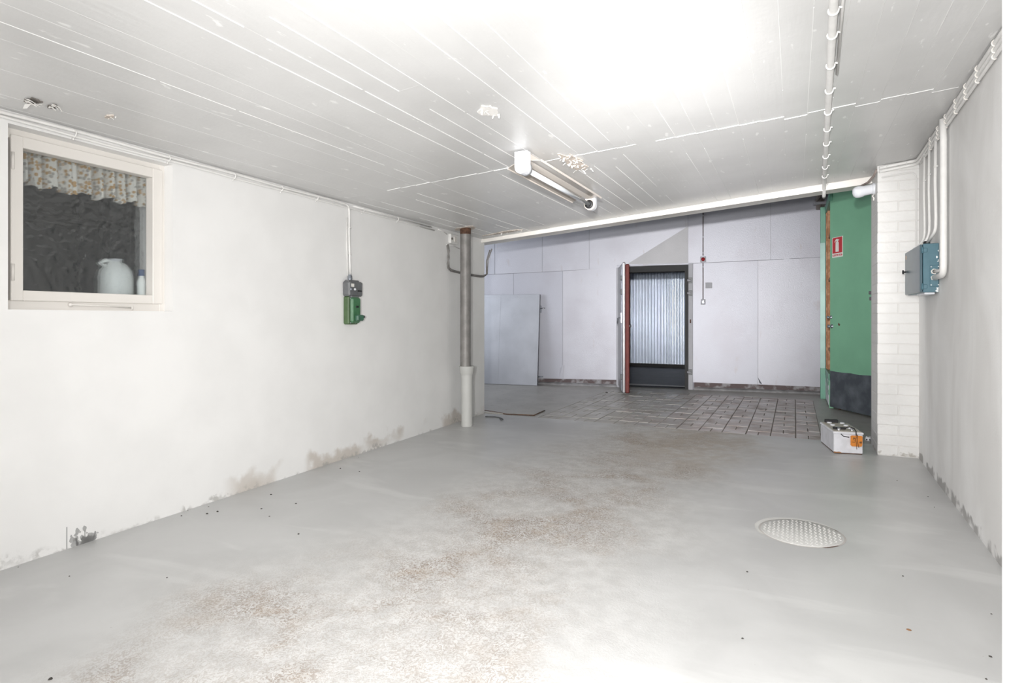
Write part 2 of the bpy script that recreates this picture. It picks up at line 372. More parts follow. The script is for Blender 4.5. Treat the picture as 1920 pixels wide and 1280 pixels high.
for i in range(13):
    for j in range(14):
        x1 = TX1 - i * PW; y0 = TY0 + j * PH; dz = random.uniform(-.0025, .0015) + (random.random() < .12) * .002
        if (j + i) % 2: tiles.append((x1 - PW / 2, y0 + PH / 2, dz, 'whole'))
        else: tiles += [(x1 - PW / 4, y0 + PH / 2, dz, 'half'), (x1 - PW * .75, y0 + PH / 2, dz + random.uniform(-.001, .001), 'half')]
tiles.sort(key=lambda q: math.hypot(q[0], q[1]) + (0 if q[0] > -2.2 else .8) - (.12 if q[3] == 'whole' else 0))
for x, y, dz, k in tiles[:300]: inst('tile', tile_me[k][0], floor, (x, y, dz))
# --- ceiling slab and its board marks
b = MB(); xs = (-3.75, 1.3); ys = (-5.6, 6.2)
b.obox((xs[0], ys[0], zc(xs[0])), (xs[1] - xs[0], 0, CS * (xs[1] - xs[0])), (0, ys[1] - ys[0], 0), (0, 0, .28))
ceiling = tag(b.build('ceiling', 'ceiling_paint'), 'glossy off-white board-marked concrete ceiling sloping up to the right', 'ceiling', kind=S)
BW = .127
def yj(x): return 3.95 + .093 * x
rn = random.Random(11)
for i in range(33):
    x0 = -3.36 + i * BW; jog = rn.choice((0, 0, 0, 0, 0, 0, .045)); near = rn.uniform(1.3, 2.9)
    cuts = [-1.7, near if i % 8 == 5 else None, yj(x0) + jog, 6.19]; cuts = [q for q in cuts if q is not None]
    for a, e in zip(cuts, cuts[1:]):
        th = rn.uniform(.0025, .0048)
        mb = MB().cbox((x0, a, zc(x0) - th), (BW, 0, CS * BW), (0, e - a, 0), (0, 0, th + .004), .0005)
        mb.build('board', 'ceiling_paint', ceiling)
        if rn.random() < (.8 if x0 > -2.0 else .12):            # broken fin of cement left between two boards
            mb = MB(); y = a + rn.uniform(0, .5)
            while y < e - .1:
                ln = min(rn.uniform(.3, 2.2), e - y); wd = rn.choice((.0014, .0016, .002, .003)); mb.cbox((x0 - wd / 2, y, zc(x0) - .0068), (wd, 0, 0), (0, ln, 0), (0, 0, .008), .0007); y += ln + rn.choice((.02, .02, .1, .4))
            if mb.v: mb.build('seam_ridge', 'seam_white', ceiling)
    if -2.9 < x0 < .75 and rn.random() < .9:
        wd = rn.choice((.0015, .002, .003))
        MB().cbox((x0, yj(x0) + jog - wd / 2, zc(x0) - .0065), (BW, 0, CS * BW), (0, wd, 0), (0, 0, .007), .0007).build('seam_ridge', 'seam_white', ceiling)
# --- left wall with the window hole
(t0, z1), (t1, _z), (t2, z0), (t3, _w) = [LW.tz(*p) for p in ((15, 231), (325, 309), (323, 586), (19, 577))]
WT0, WT1, WZ0, WZ1 = t0, (t1 + t2) / 2, (z0 + _w) / 2, (z1 + _z) / 2
TH = .30
b = MB(); wbox(b, LW, -5.6, WT0, -.05, 2.35, -TH, 0); wbox(b, LW, WT1, 6.26, -.05, 2.35, -TH, 0); wbox(b, LW, WT0, WT1, -.05, WZ0, -TH, 0); wbox(b, LW, WT0, WT1, WZ1, 2.35, -TH, 0)
tag(b.build('wall_left', 'wall_paint'), 'white painted left wall with damp stains along its foot', 'wall', kind=S)
# --- right wall, brick pillar, near jamb
b = MB(); wbox(b, RW, -5.6, 6.35, -.05, 2.6, -.2, 0); tag(b.build('wall_right', 'render_wall'), 'grey-white rendered right wall', 'wall', kind=S)
PX0, PX1, PY0, PY1 = .629, .93, 5.80, 6.17
pil = thing('wall_pillar', (.78, 6.0, 0), 'white painted brick pillar at the end of the right wall', 'pillar', kind=S)
MB().box((PX0 + .003, PY0 + .003, 0), (PX1, PY1 + .1, 2.52)).build('mortar_core', 'mortar_paint', pil)
NC = 29; CH = 2.47 / NC
def brick_mesh(name, wd):
    mb = MB().cbox((0, 0, 0), (wd, 0, 0), (0, PY1 - PY0, 0), (0, 0, CH - .006), .0035)
    me = bpy.data.meshes.new(name); me.from_pydata(mb.v, [], mb.f); me.update(); me.materials.append(MATS['brick_paint']); return me
WD = PX1 - PX0; bm_full = brick_mesh('brick_full', WD); bm_half = brick_mesh('brick_half', WD / 2 - .004)
for j in range(NC):
    z = .004 + j * CH
    if j % 2: inst('brick', bm_full, pil, (PX0 + random.uniform(-.0015, .0015), PY0 + random.uniform(-.001, .001), z))
    else:
        for k in (0, 1): inst('brick', bm_half, pil, (PX0 + k * (WD / 2 + .004) + random.uniform(-.0015, .001), PY0 + random.uniform(-.0012, .001), z))
b = MB().box((.3605, .75, -.05), (.93, 1.43, 2.6)); tag(b.build('wall_jamb', 'wall_paint'), 'bright white jamb wall at the right edge of the picture', 'wall', kind=S)
# --- downstand over the opening to the hall, with its two-step lip
def zb(X): return 2.06 + .0775 * (X + 3.36)
b = MB(); X0, X1 = -3.76, 1.9
b.prism([(X0, 6.2, zb(X0) + .012), (X1, 6.2, zb(X1) + .012), (X1, 6.2, HALL_H), (X0, 6.2, HALL_H)], (0, .24, 0))
tag(b.build('wall_over_opening', 'white_gloss'), 'wall above the wide opening to the hall', 'wall', kind=S)
tr = thing('trim_1', (-1.4, 6.18, 2.1), 'white moulded lip along the ceiling edge above the opening', 'trim', kind=S)
for y0, y1, a, c in ((6.175, 6.23, 0, .030), (6.185, 6.22, .030, .050)):
    MB().prism([(-3.385, y0, zb(-3.385) + a), (.63, y0, zb(.63) + a), (.63, y0, zb(.63) + c), (-3.385, y0, zb(-3.385) + c)], (0, y1 - y0, 0)).build('moulding', 'white_gloss', tr)
# --- hall shell
b = MB().box((-8.8, 6.0, -.05), (-3.68, 6.26, HALL_H)); tag(b.build('wall_hall_front', 'hall_wall'), 'hall wall beside the garage, out of view', 'wall', kind=S)
b = MB().box((1.7, 6.0, -.05), (1.9, 10.3, HALL_H)); tag(b.build('wall_hall_right', 'hall_wall'), 'right end wall of the hall behind the green door', 'wall', kind=S)
b = MB().box((-9.0, 6.0, -.05), (-8.8, 10.3, HALL_H)); tag(b.build('wall_hall_left', 'hall_wall'), 'left end wall of the hall, out of view', 'wall', kind=S)
b = MB().box((-9.0, 6.0, HALL_H), (1.9, 10.4, HALL_H + .15)); tag(b.build('ceiling_hall', 'hall_wall'), 'ceiling of the hall, out of view', 'ceiling', kind=S)
# --- far wall: dark backing with the cold-store doorway, and the tin sheets nailed on it
OT0, OZ1 = FW.tz(1168, 600)[0], FW.tz(1230, 498)[1]; OT1 = FW.tz(1290.5, 600)[0]
b = MB(); wbox(b, FW, -4.9, OT0, -.05, HALL_H, -.26, -.006); wbox(b, FW, OT1, 5.65, -.05, HALL_H, -.26, -.006); wbox(b, FW, OT0, OT1, OZ1, HALL_H, -.26, -.006)
far = tag(b.build('wall_back', mat('sheet_backing', (.27, .27, .30), .7)), 'far hall wall clad in pale aluminium sheets', 'wall', kind=S)
SEAM = [(860, 517), (928, 514), (1017, 510), (1105, 505), (1170, 499.5), (1290, 494), (1402, 489), (1445, 487), (1560, 481)]
FOOT = [(860, 706), (963, 708.2), (1055, 710), (1157, 711.8), (1301, 716.4), (1421, 720.5), (1560, 726)]
def ip(tab, u):
    for (a, va), (c, vc) in zip(tab, tab[1:]):
        if a <= u <= c: return va + (vc - va) * (u - a) / (c - a)
def sheet(us, top, bot, d=0., gap=.3):
    u0, u1 = us[0] + gap, us[1] - gap
    P = [FW.px(u0, ip(bot, u0), d - .004), FW.px(u1, ip(bot, u1), d - .004)]
    if top is None:
        q = FW.px(u1, 470, d - .004); r = FW.px(u0, 470, d - .004); q.z = r.z = HALL_H - .02
    else: q = FW.px(u1, ip(top, u1), d - .004); r = FW.px(u0, ip(top, u0), d - .004)
    return MB().prism(P + [q, r], FW.n * .004).build('panel', 'tin_sheet', far)
up = [(a, v - .5) for a, v in SEAM]; dn = [(a, v + .5) for a, v in SEAM]
for us in ((862, 928), (928, 1017), (1017, 1105), (1105, 1290), (1290, 1445), (1445, 1558)): sheet(us, None, up)
for us in ((862, 963), (963, 1055), (1055, 1160), (1299, 1421), (1421, 1558)): sheet(us, dn, FOOT)
tri = MB().prism([FW.px(1176, 495, .001), FW.px(1290, 493.5, .001), FW.px(1290, 424, .001)], FW.n * .003).build('triangular_panel', mat('tin_grey', (.43, .425, .44), .55, .3, var=.05, vscale=3, bump=.3, bscale=110), far)
tag(tri, 'duller triangular tin offcut above the doorway')
MB().prism([FW.px(1402, 404, .0005), FW.px(1403, 404, .0005), FW.px(1403, 489, .0005), FW.px(1402, 489, .0005)], FW.n * .002).build('cover_strip', 'tin_sheet', far)
P0 = FW.px(1469, 482, .001); MB().obox(P0, FW.e * .085, V((0, 0, -.06)), FW.n * .006).build('patch_plate', 'tin_sheet', far)
for nm, ua, ub in (('left', 1057, 1076),):   # dented corner of the lower sheet
    MB().prism([FW.px(1048, 710, .002), FW.px(1056, 710, .002), FW.px(1056, 683, .016), FW.px(1050, 690, .004)], FW.n * .003).build('dented_flap', 'tin_sheet', far)
MB().prism([FW.px(1421, 707, .002), FW.px(1429, 720, .012), FW.px(1424, 718, .02)], FW.n * .003).build('dented_flap', 'dull_steel', far)
cb = thing('baseboard_back', FW.at(2, 0, .01), 'dark rough curb below the tin sheets', 'baseboard', kind=S)
for ta, tb in ((-4.8, FW.tz(1157, 715)[0]), (FW.tz(1301.5, 720)[0], 5.2)):
    MB().obox(FW.at(ta, 0, -.006), FW.e * (tb - ta), V((0, 0, .16)), FW.n * .003).build('curb_face', 'curb', cb)
    MB().prism([FW.at(ta, 0, -.004), FW.at(ta, 0, .05), FW.at(ta, .025, .04), FW.at(ta, .045, -.004)], FW.e * (tb - ta)).build('cement_fillet', mat('fillet', (.25, .245, .25), .8, var=.3, vscale=9, bump=.5), cb)
# --- cold store beyond the doorway
b = MB().box((-5.4, 10.0, -.12), (.6, 14.3, -.001)); tag(b.build('floor_cold_store', 'cold_floor'), 'dark floor of the cold store beyond the doorway', 'floor', kind=S)
b = MB().box((-5.4, 10.25, 2.75), (.6, 14.3, 2.85)); tag(b.build('ceiling_cold_store', 'hall_dark'), 'ceiling of the cold store, out of view', 'ceiling', kind=S)
b = MB().box((-5.5, 9.6, -.1), (-5.4, 14.3, 2.8)); tag(b.build('wall_cold_left', 'hall_dark'), 'left wall of the cold store, out of view', 'wall', kind=S)
b = MB().box((.6, 10.2, -.1), (.7, 14.3, 2.8)); tag(b.build('wall_cold_right', 'hall_dark'), 'right wall of the cold store, out of view', 'wall', kind=S)
cw = thing('wall_cold_back', (-2.9, 14.1, 0), 'corrugated galvanised metal wall inside the cold store', 'wall', kind=S)
MB().box((-5.4, 14.12, -.1), (.6, 14.3, 2.8)).build('backing', 'hall_dark', cw)
zb0 = onY(1230, 682, 14.0).z
for k in range(7):                    # seven sheets, ribs as real folds
    mb = MB(); x0 = -4.9 + k * .66; nr = 9; p = .66 / nr; n = nr * 10 + 1
    prof = [(x0 + p * j / 10, 14.04 + .017 * (1 - max(-.75, min(.75, math.cos(2 * math.pi * j / 10) * 1.25)))) for j in range(n)]
    mb.add([(x, y, zb0) for x, y in prof] + [(x, y, 2.75) for x, y in prof], [(i, i + 1, n + i + 1, n + i) for i in range(n - 1)], True)
    mb.build('corrugated_sheet', 'corrugated', cw)
MB().box((-5.2, 14.0, .0), (.4, 14.1, zb0 - .01)).build('plinth', 'black_frame', cw)

# ================================================================== WINDOW
FD = -.075
win = thing('window_1', LW.at((WT0 + WT1) / 2, WZ0, FD), 'small cream-framed window with rippled glass in the left wall', 'window', kind=S)
def frame(parent, name, m, ta, tb, za, zb_, wl, wr, wb, wt, d0, d1, ch=.003):
    for (a, c, e, f_) in ((ta, ta + wl, za, zb_), (tb - wr, tb, za, zb_), (ta + wl, tb - wr, za, za + wb), (ta + wl, tb - wr, zb_ - wt, zb_)):
        MB().cbox(LW.at(a, e, d0), LW.e * (c - a), V((0, 0, f_ - e)), LW.n * (d1 - d0), ch).build(name, m, parent)
frame(win, 'frame', 'white_gloss', WT0 - .01, WT1 + .01, WZ0 - .005, WZ1 + .01, .035, .04, .05, .055, FD - .07, FD)
ga, gz1 = LW.tz(37, 279, FD - .02); gb, _ = LW.tz(280, 335, FD - .02); _, gz0 = LW.tz(160, 549, FD - .02)
sz0, sz1, sa, sb = gz0 - .05, gz1 + .055, ga - .05, gb + .058
frame(win, 'sash', 'white_gloss', sa, sb, sz0, sz1, ga - sa, sb - gb, gz0 - sz0, sz1 - gz1, FD - .055, FD + .012)
MB().obox(LW.at(ga - .005, gz0 - .005, FD - .05), LW.e * (gb - ga + .01), V((0, 0, gz1 - gz0 + .01)), LW.n * .004).build('pane', 'ripple_glass', win)
for v in (300, 510):
    tt, zz = LW.tz(19, v, FD + .012); mb = MB().tube([LW.at(sa + .004, zz - .04, FD + .018), LW.at(sa + .004, zz + .04, FD + .018)], .007, 8); mb.build('hinge', 'white_gloss', win)
ta, za = LW.tz(133, 571, FD + .01); tb, zb2 = LW.tz(246, 577, FD + .01)
st = MB().tube([LW.at(ta, za, FD + .016), LW.at((ta + tb) / 2, (za + zb2) / 2 + .002, FD + .02), LW.at(tb, zb2, FD + .016)], .004, 8).build('window_stay', 'white_gloss', win)
MB().lathe([(.001, 0), (.011, .0), (.011, .006), (.006, .012), (.001, .013)], LW.at(ta, za, FD + .004), LW.n, 12).build('rivet', 'white_gloss', st)
MB().tube([LW.at(tb, zb2 - .014, FD + .018), LW.at(tb, zb2 + .012, FD + .018)], .004, 8).build('peg', 'white_gloss', st)
# room behind the window
D0, D1 = -TH, -2.3
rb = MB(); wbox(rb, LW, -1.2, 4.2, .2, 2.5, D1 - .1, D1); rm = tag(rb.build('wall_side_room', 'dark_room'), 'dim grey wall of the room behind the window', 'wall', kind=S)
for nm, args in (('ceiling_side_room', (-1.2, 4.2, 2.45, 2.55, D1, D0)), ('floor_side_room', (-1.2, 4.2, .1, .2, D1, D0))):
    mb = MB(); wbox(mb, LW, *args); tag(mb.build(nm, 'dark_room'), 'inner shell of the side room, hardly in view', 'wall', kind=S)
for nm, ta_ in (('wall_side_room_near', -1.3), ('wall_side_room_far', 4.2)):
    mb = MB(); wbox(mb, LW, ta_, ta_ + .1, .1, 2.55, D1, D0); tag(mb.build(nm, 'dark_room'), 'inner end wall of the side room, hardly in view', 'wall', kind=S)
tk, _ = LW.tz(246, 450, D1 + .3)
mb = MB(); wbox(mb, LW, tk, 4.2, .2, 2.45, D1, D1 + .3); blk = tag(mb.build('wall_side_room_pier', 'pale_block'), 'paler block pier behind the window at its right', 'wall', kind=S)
light('side_room_fill', 'AREA', LW.at(2.1, 2.42, -.7), 4, (1, .98, .95), shape='DISK', size=.5)  # unseen light added to brighten the room behind the glass
for v0, v1, nm in ((397, 424, 'upper'), (409, 433, 'lower')):
    q0 = LW.tz(30, v0, D1 + .015); q1 = LW.tz(238, v1, D1 + .015)
    pts = [LW.at(*q0, D1 + .015), LW.at(q1[0] - .12, q1[1], D1 + .015)]
    pts += arc(LW.at(q1[0] - .1, q1[1], D1 + .015), LW.at(q1[0], q1[1], D1 + .015), LW.at(q1[0], q1[1] - .2, D1 + .015), .06)
    pts.append(LW.at(q1[0], .6, D1 + .015))
    tag(MB().tube(pts, .012, 8).build('wall_pipe', 'hall_dark'), 'dark %s pipe along the wall behind the window' % nm, 'pipe')
# curtain valance, jug and bottle
mb = MB(); n = 150; c0, c1 = LW.tz(30, 300, -.17)[0], LW.tz(276, 350, -.17)[0]; rows = 7; vs_ = []
for r in range(rows):
    for i in range(n + 1):
        q = i / n; t_ = c0 + (c1 - c0) * q
        zt = WZ1 - .02; zbm = LW.tz(150, 365, -.17)[1] + .012 * math.sin(q * 31) + .004 * math.sin(q * 140)
        k = r / (rows - 1); amp = .016 + .014 * k
        vs_.append(LW.at(t_, zt + (zbm - zt) * k, -.17 + amp * (abs(math.sin(q * 30 + .9 * math.sin(q * 9))) * 2.2 - 1.2 + .3 * math.sin(q * 131))))
mb.add(vs_, [(r * (n + 1) + i, r * (n + 1) + i + 1, (r + 1) * (n + 1) + i + 1, (r + 1) * (n + 1) + i) for r in range(rows - 1) for i in range(n)], True)
cv = thing('curtain_valance', LW.at((c0 + c1) / 2, WZ1 - .25, -.17), 'short gathered floral curtain valance behind the window glass', 'curtain')
cl_ = mb.build('cloth', 'curtain_print', cv); cl_.modifiers.new('thick', 'SOLIDIFY').thickness = .0015
MB().tube([LW.at(c0 - .03, WZ1 - .03, -.17), LW.at(c1 + .03, WZ1 - .03, -.17)], .005, 8).build('rod', 'white_gloss', cv)
JZ = WZ0
jt, _ = LW.tz(217, 520, -.235); jug = thing('plastic_jug', LW.at(jt, JZ, -.235), 'white plastic jug standing inside the window', 'jug')
JH = LW.tz(224, 486, -.235)[1] - JZ
MB().lathe([(.001, 0), (.078, 0), (.086, .012), (.086, JH * .66), (.078, JH * .78), (.05, JH * .9), (.028, JH * .94), (.028, JH * .97)], LW.at(jt, JZ, -.235), (0, 0, 1), 20).build('body', 'jug_plastic', jug)
MB().lathe([(.031, JH * .95), (.031, JH), (.001, JH)], LW.at(jt, JZ, -.235), (0, 0, 1), 16).build('cap', 'lamp_white', jug)
MB().tube([LW.at(jt - .06, JZ + JH * .84, -.235), LW.at(jt - .085, JZ + JH * .9, -.235), LW.at(jt - .06, JZ + JH * .96, -.235), LW.at(jt - .02, JZ + JH * .93, -.235)], .011, 8).build('handle', 'jug_plastic', jug)
bt, _ = LW.tz(265.5, 530, -.158); bo = thing('spray_bottle', LW.at(bt, JZ, -.158), 'small pale bottle with blue cap beside the jug', 'bottle'); BH = LW.tz(265.5, 515, -.158)[1] - JZ
MB().lathe([(.001, 0), (.022, 0), (.024, .01), (.024, BH * .8), (.012, BH * .95), (.012, BH)], LW.at(bt, JZ, -.158), (0, 0, 1), 14).build('body', 'jug_plastic', bo)
MB().lathe([(.015, BH * .97), (.015, BH + .03), (.001, BH + .03)], LW.at(bt, JZ, -.158), (0, 0, 1), 12).build('cap', 'blue_cap', bo)

# ================================================================== LEFT WALL FITTINGS
def clip(parent, p, ax, out, r, m='cable_paint', tail=None):   # saddle clip: half hoop over a cable + a nail tab
    ax, out = V(ax).normalized(), V(out).normalized(); sd = ax.cross(out).normalized()
    pts = [V(p) + (sd * math.cos(an) + out * math.sin(an)) * (r + .002) for an in [math.pi * k / 6 for k in range(-1, 8)]]
    mb = MB().tube(pts, .0035, 6); tp = V(p) + sd * (r + .002) - out * r * .6
    mb.lathe([(.001, .007), (.005, .006), (.007, .0), (.001, 0)], tp + sd * .008, out, 8); mb.tube([tp, tp + sd * .012], .0035, 6)
    return mb.build('clip', m, parent)
def lwz(t, drop): return zc(LW.at(t, 0).x) - drop
lc = thing('wall_cable', LW.at(3.5, 2.05, .01), 'white cables clipped along the top of the left wall', 'cable')
tsw = LW.tz(655, 440, .012)[0]
for dr, r, bend in ((.022, .009, 1), (.046, .007, 0)):
    pts = [LW.at(t_, lwz(t_, dr) + .003 * math.sin(t_ * 7 + dr * 90), .012) for t_ in [-1 + .16 * k for k in range(29) if -1 + .16 * k < tsw - .07]]
    if bend:
        cn = LW.at(tsw, lwz(tsw, dr), .012); pts = [p for p in pts if (p - cn).length > .1] + arc(pts[-1], cn, LW.at(tsw, 1.6, .012), .06); pts += [LW.at(tsw - .004, 1.85, .012), LW.at(tsw + .004, 1.65, .012), LW.at(tsw + .012, 1.5, .012)]
    else: pts += [LW.at(t_, lwz(t_, dr), .012) for t_ in (3.9, 4.3, 4.7, 5.1)]
    MB().tube(pts, r, 10).build('cable', 'cable_paint', lc)
MB().tube([LW.at(t_, lwz(t_, .022), .012) for t_ in (tsw + .05, 4.3, 5.05)], .007, 10).build('cable', 'cable_paint', lc)
MB().tube([LW.at(tsw - .022, 1.98, .008), LW.at(tsw - .026, 1.75, .008), LW.at(tsw - .016, 1.5, .008)], .005, 8).build('cable', 'cable_paint', lc)
for t_ in (1.7, 2.2, 2.65, 3.05, 3.4, 3.95, 4.45): clip(lc, LW.at(t_, lwz(t_, .034), .014), LW.e, LW.n, .016)
for z in (1.9, 1.68): clip(lc, LW.at(tsw + .002, z, .012), (0, 0, 1), LW.n, .011)
# switch
sw = thing('wall_switch', LW.at(3.75, 1.10, 0), 'old grey and green isolator switch box on the left wall', 'switch')
ts, zt = LW.tz(641, 524, 0); zt = LW.tz(641, 527, 0)[1]; zm = LW.tz(642, 555, 0)[1]; zl = LW.tz(643, 608, 0)[1]
MB().cbox(LW.at(ts, zm, .0), LW.e * .175, V((0, 0, zt - zm)), LW.n * .075, .012).build('junction_box', 'grey_enamel', sw)
MB().cbox(LW.at(ts + .008, zt - .008, .012), LW.e * .14, V((0, 0, .02)), LW.n * .05, .008).build('box_lid', 'grey_enamel', sw)
MB().lathe([(.018, 0), (.018, .04), (.013, .042), (.013, .05)], LW.at(ts + .062, zt + .008, .03), (0, 0, 1), 14).build('cable_gland', 'dull_steel', sw)
MB().obox(LW.at(ts + .025, zt - .045, .075), LW.e * .035, V((0, 0, .026)), LW.n * .002).build('number_label', 'sign_white', sw)
for a, r, mm in ((.022, .011, 'dull_steel'), (.068, .010, 'lamp_white')): MB().lathe([(.001, .012), (r * .6, .012), (r, .006), (r, 0)], LW.at(ts + a, (zt + zm) / 2 - .004, .074), LW.n, 12).build('screw', mm, sw)
MB().obox(LW.at(ts + .105, (zt + zm) / 2 - .022, .075), LW.e * .05, V((0, 0, .012)), LW.n * .003).build('maker_mark', 'black_frame', sw)
MB().cbox(LW.at(ts + .012, zl, .0), LW.e * .125, V((0, 0, zm - zl)), LW.n * .058, .010).build('switch_back', 'green_side', sw)
MB().cbox(LW.at(ts + .018, zl + .012, .055), LW.e * .118, V((0, 0, zm - zl - .02)), LW.n * .035, .016).build('switch_cover', 'green_enamel', sw)
MB().cbox(LW.at(ts + .03, zm - .012, .02), LW.e * .09, V((0, 0, .016)), LW.n * .055, .004).build('neck', 'grey_enamel', sw)
zw = LW.tz(669, 575, .09)[1]; MB().cbox(LW.at(ts + .065, zw - .008, .088), LW.e * .038, V((0, 0, .017)), LW.n * .004, .002).build('indicator_slot', 'black_rubber', sw)
kz = LW.tz(676, 595, .1)[1]
kb = MB().cbox(LW.at(ts + .05, kz - .028, .086), LW.e * .085, V((0, 0, .05)), LW.n * .035, .010).build('knob', 'green_dark', sw)
MB().lathe([(.013, 0), (.013, .016), (.009, .022), (.001, .022)], LW.at(ts + .13, kz + .006, .104), LW.e, 12).build('knob_tip', 'black_rubber', kb)
for a, z in ((.036, zm - .018), (.098, zm - .018), (.036, zl + .014), (.098, zl + .014)): MB().lathe([(.001, .006), (.006, .004), (.006, 0)], LW.at(ts + a, z, .058), LW.n, 8).build('screw', 'dull_steel', sw)
# drain pipe
pp = onz(875.5, 798, 0); pipe = thing('drain_pipe', pp, 'dark grey iron downpipe running into a pale socket beside the left wall', 'pipe')
dep = (pp - EYE).dot(FWD); zk0 = CAM_H - (702 - HOR) / F_PX * dep; zk1 = CAM_H - (686 - HOR) / F_PX * dep; zt = zc(pp.x)
MB().lathe([(.062, 0), (.062, zk0 - .012), (.063, zk0), (.076, zk0 + .02), (.080, zk1 - .02), (.082, zk1 - .012), (.082, zk1), (.06, zk1)], pp, (0, 0, 1), 24).build('lower_pipe', 'pipe_paint', pipe)
tx = V((-.012, -.01, 0)); MB().lathe([(.056, zk1 - .03), (.056, zt + .01)], pp + tx, (0, 0, 1), 24).build('upper_pipe', 'pipe_iron', pipe)
MB().lathe([(.0565, zt - .07), (.058, zt - .03), (.060, zt + .005)], pp + tx, (0, 0, 1), 24).build('rusty_top', 'rust', pipe)
pts = blob(16, .1, .25, 3); MB().prism([pp + tx + V((a * 1.2, c, zc(pp.x + a * 1.2) - .0085)) - V((0, 0, 0)) - V((0, 0, pp.z)) for a, c in pts], (0, 0, .006)).build('ceiling_collar', 'bare_plaster', pipe)
# loose cables and junction box at the corner
cc = thing('corner_cable', LW.at(5.6, 1.8, .02), 'bare grey cables looped round the end of the left wall', 'cable')
def L(u, v, d=.02): return LW.px(u, v, d)
for k, dd in enumerate((.012, .024)):
    o = k * 2.2
    ps = [L(838 + o, 458, dd), L(840 + o, 470, dd), L(842 - o, 482, dd), L(839 + o, 494, dd), L(840 + o, 502, dd), L(845 + o, 508 - o, dd), L(858, 511 - o, dd), L(880, 516 - o, dd), L(900, 519 - o, dd)]
    e2 = L(906, 519 - o, dd); ps += [e2, LW.at(6.29, e2.z + .03, dd), LW.at(6.29, e2.z + .2, dd + k * .01), LW.at(6.285, e2.z + .33, dd + .05 + k * .015)]
    MB().tube(ps, .0075, 8).build('cable', 'pipe_iron', cc)
MB().tube([L(822, 430, .012), L(830, 433, .012), L(838, 439, .012)], .006, 8).build('cable', 'cable_paint', cc)
MB().tube([L(837, 458.5, .012), L(850, 460, .012), L(861, 466, .012)], .006, 8).build('cable', 'cable_paint', cc)
jb = thing('junction_box', L(847, 455, 0), 'small white junction box beside the top of the drain pipe', 'box')
MB().cbox(L(840, 456, 0), LW.e * .17, V((0, 0, .105)), LW.n * .035, .008).build('body', 'cable_paint', jb)
MB().cbox(LW.at(LW.tz(840, 456)[0] + .06, L(840, 456, 0).z + .02, .033), LW.e * .06, V((0, 0, .06)), LW.n * .012, .006).build('cover', 'white_gloss', jb)
MB().lathe([(.012, 0), (.012, .01), (.001, .01)], LW.at(LW.tz(840, 456)[0] + .02, L(840, 456, 0).z + .05, .034), LW.n, 10).build('knockout', 'bare_dark', jb)
# grey paint splash at the foot of the wall
sp = MB(); rn = random.Random(5)
for k in range(26):
    u_, v_ = rn.gauss(150, 13), 0; t_, z_ = LW.tz(u_, 1025 - (u_ - 120) * .3, 0); z_ = abs(rn.gauss(0, .032)) + .003; r_ = rn.uniform(.006, .02) * (1.3 if z_ < .03 else .6)
    pts = blob(9, r_, .4, k); sp.prism([LW.at(t_ + a, max(.0, z_ + c * (1.6 if k % 3 == 0 else 1)), .0) for a, c in pts], LW.n * .0012)
for u_, v_ in ((124, 988), (158, 992), (170, 1000)):
    t_, z_ = LW.tz(u_, v_, 0); sp.obox(LW.at(t_, .0, 0), LW.e * .005, V((0, 0, max(.03, z_))), LW.n * .0012)
tag(sp.build('paint_splash', 'grey_splash'), 'splash of grey floor paint on the foot of the left wall', 'paint splash')

# ================================================================== CEILING FITTINGS
LX, LY0, LY1 = -1.60, 3.50, 4.86
lz = zc(LX) - .016
fl_ = thing('fluorescent_lamp', (LX, (LY0 + LY1) / 2, lz - .12), 'unlit fluorescent tube lamp with cream reflector on the ceiling', 'lamp')
MB().cbox((LX - .035, LY0 + .02, lz - .05), (.07, 0, 0), (0, LY1 - LY0 - .02, 0), (0, 0, .05), .004).build('housing', 'lamp_cream', fl_)
for sg, nm in ((-1, 'reflector_wing'), (1, 'reflector_wing')):
    a, e = (LX + sg * .03, lz - .045), (LX + sg * .115, lz - .085 + (.03 if sg > 0 else 0))
    mb = MB(); yy0, yy1 = LY0 + (.02 if sg > 0 else 0), LY1 - (.03 if sg > 0 else .10)
    mb.prism([(a[0], yy0, a[1]), (e[0], yy0, e[1]), (e[0], yy0, e[1] - .004), (a[0], yy0, a[1] - .004)], (0, yy1 - yy0, 0)); mb.build(nm, 'reflector', fl_)
    MB().box((min(e[0], e[0] + sg * .004), yy0, e[1] - .012), (max(e[0], e[0] + sg * .004), yy1, e[1] + .004)).build('reflector_lip', 'lamp_cream', fl_)
TZ = lz - .100
MB().tube([(LX, LY0 + .03, TZ), (LX, LY1 + .02, TZ)], .0175, 16).build('tube', 'tube_glass', fl_)
mb = MB(); cap = []
for k in range(9): an = math.pi * (1 + k / 8); cap.append((LX + .046 * math.cos(an), LY0 - .045, TZ + .046 * math.sin(an)))
cap += [(LX + .046, LY0 - .045, lz), (LX - .046, LY0 - .045, lz)]
mb.prism(cap, (0, .05, 0)); mb.build('end_cap', 'lamp_white', fl_)
MB().lathe([(.046, 0), (.046, .03), (.036, .034), (.036, .045), (.02, .045)], (LX, LY0 + .005, TZ), (0, 1, 0), 20).build('lamp_holder', 'lamp_white', fl_)
mb = MB(); cap = [(x, LY1 + .03, z) for x, y, z in cap]; mb.prism(cap, (0, .045, 0)); mb.build('end_cap', 'lamp_white', fl_)
MB().lathe([(.046, 0), (.046, .035), (.02, .035)], (LX, LY1 + .03, TZ), (0, -1, 0), 20).build('lamp_holder', 'lamp_cream', fl_)
MB().lathe([(.019, .0), (.038, .0), (.038, .004), (.019, .004)], (LX, LY1 - .006, TZ), (0, -1, 0), 20).build('holder_ring', 'black_rubber', fl_)
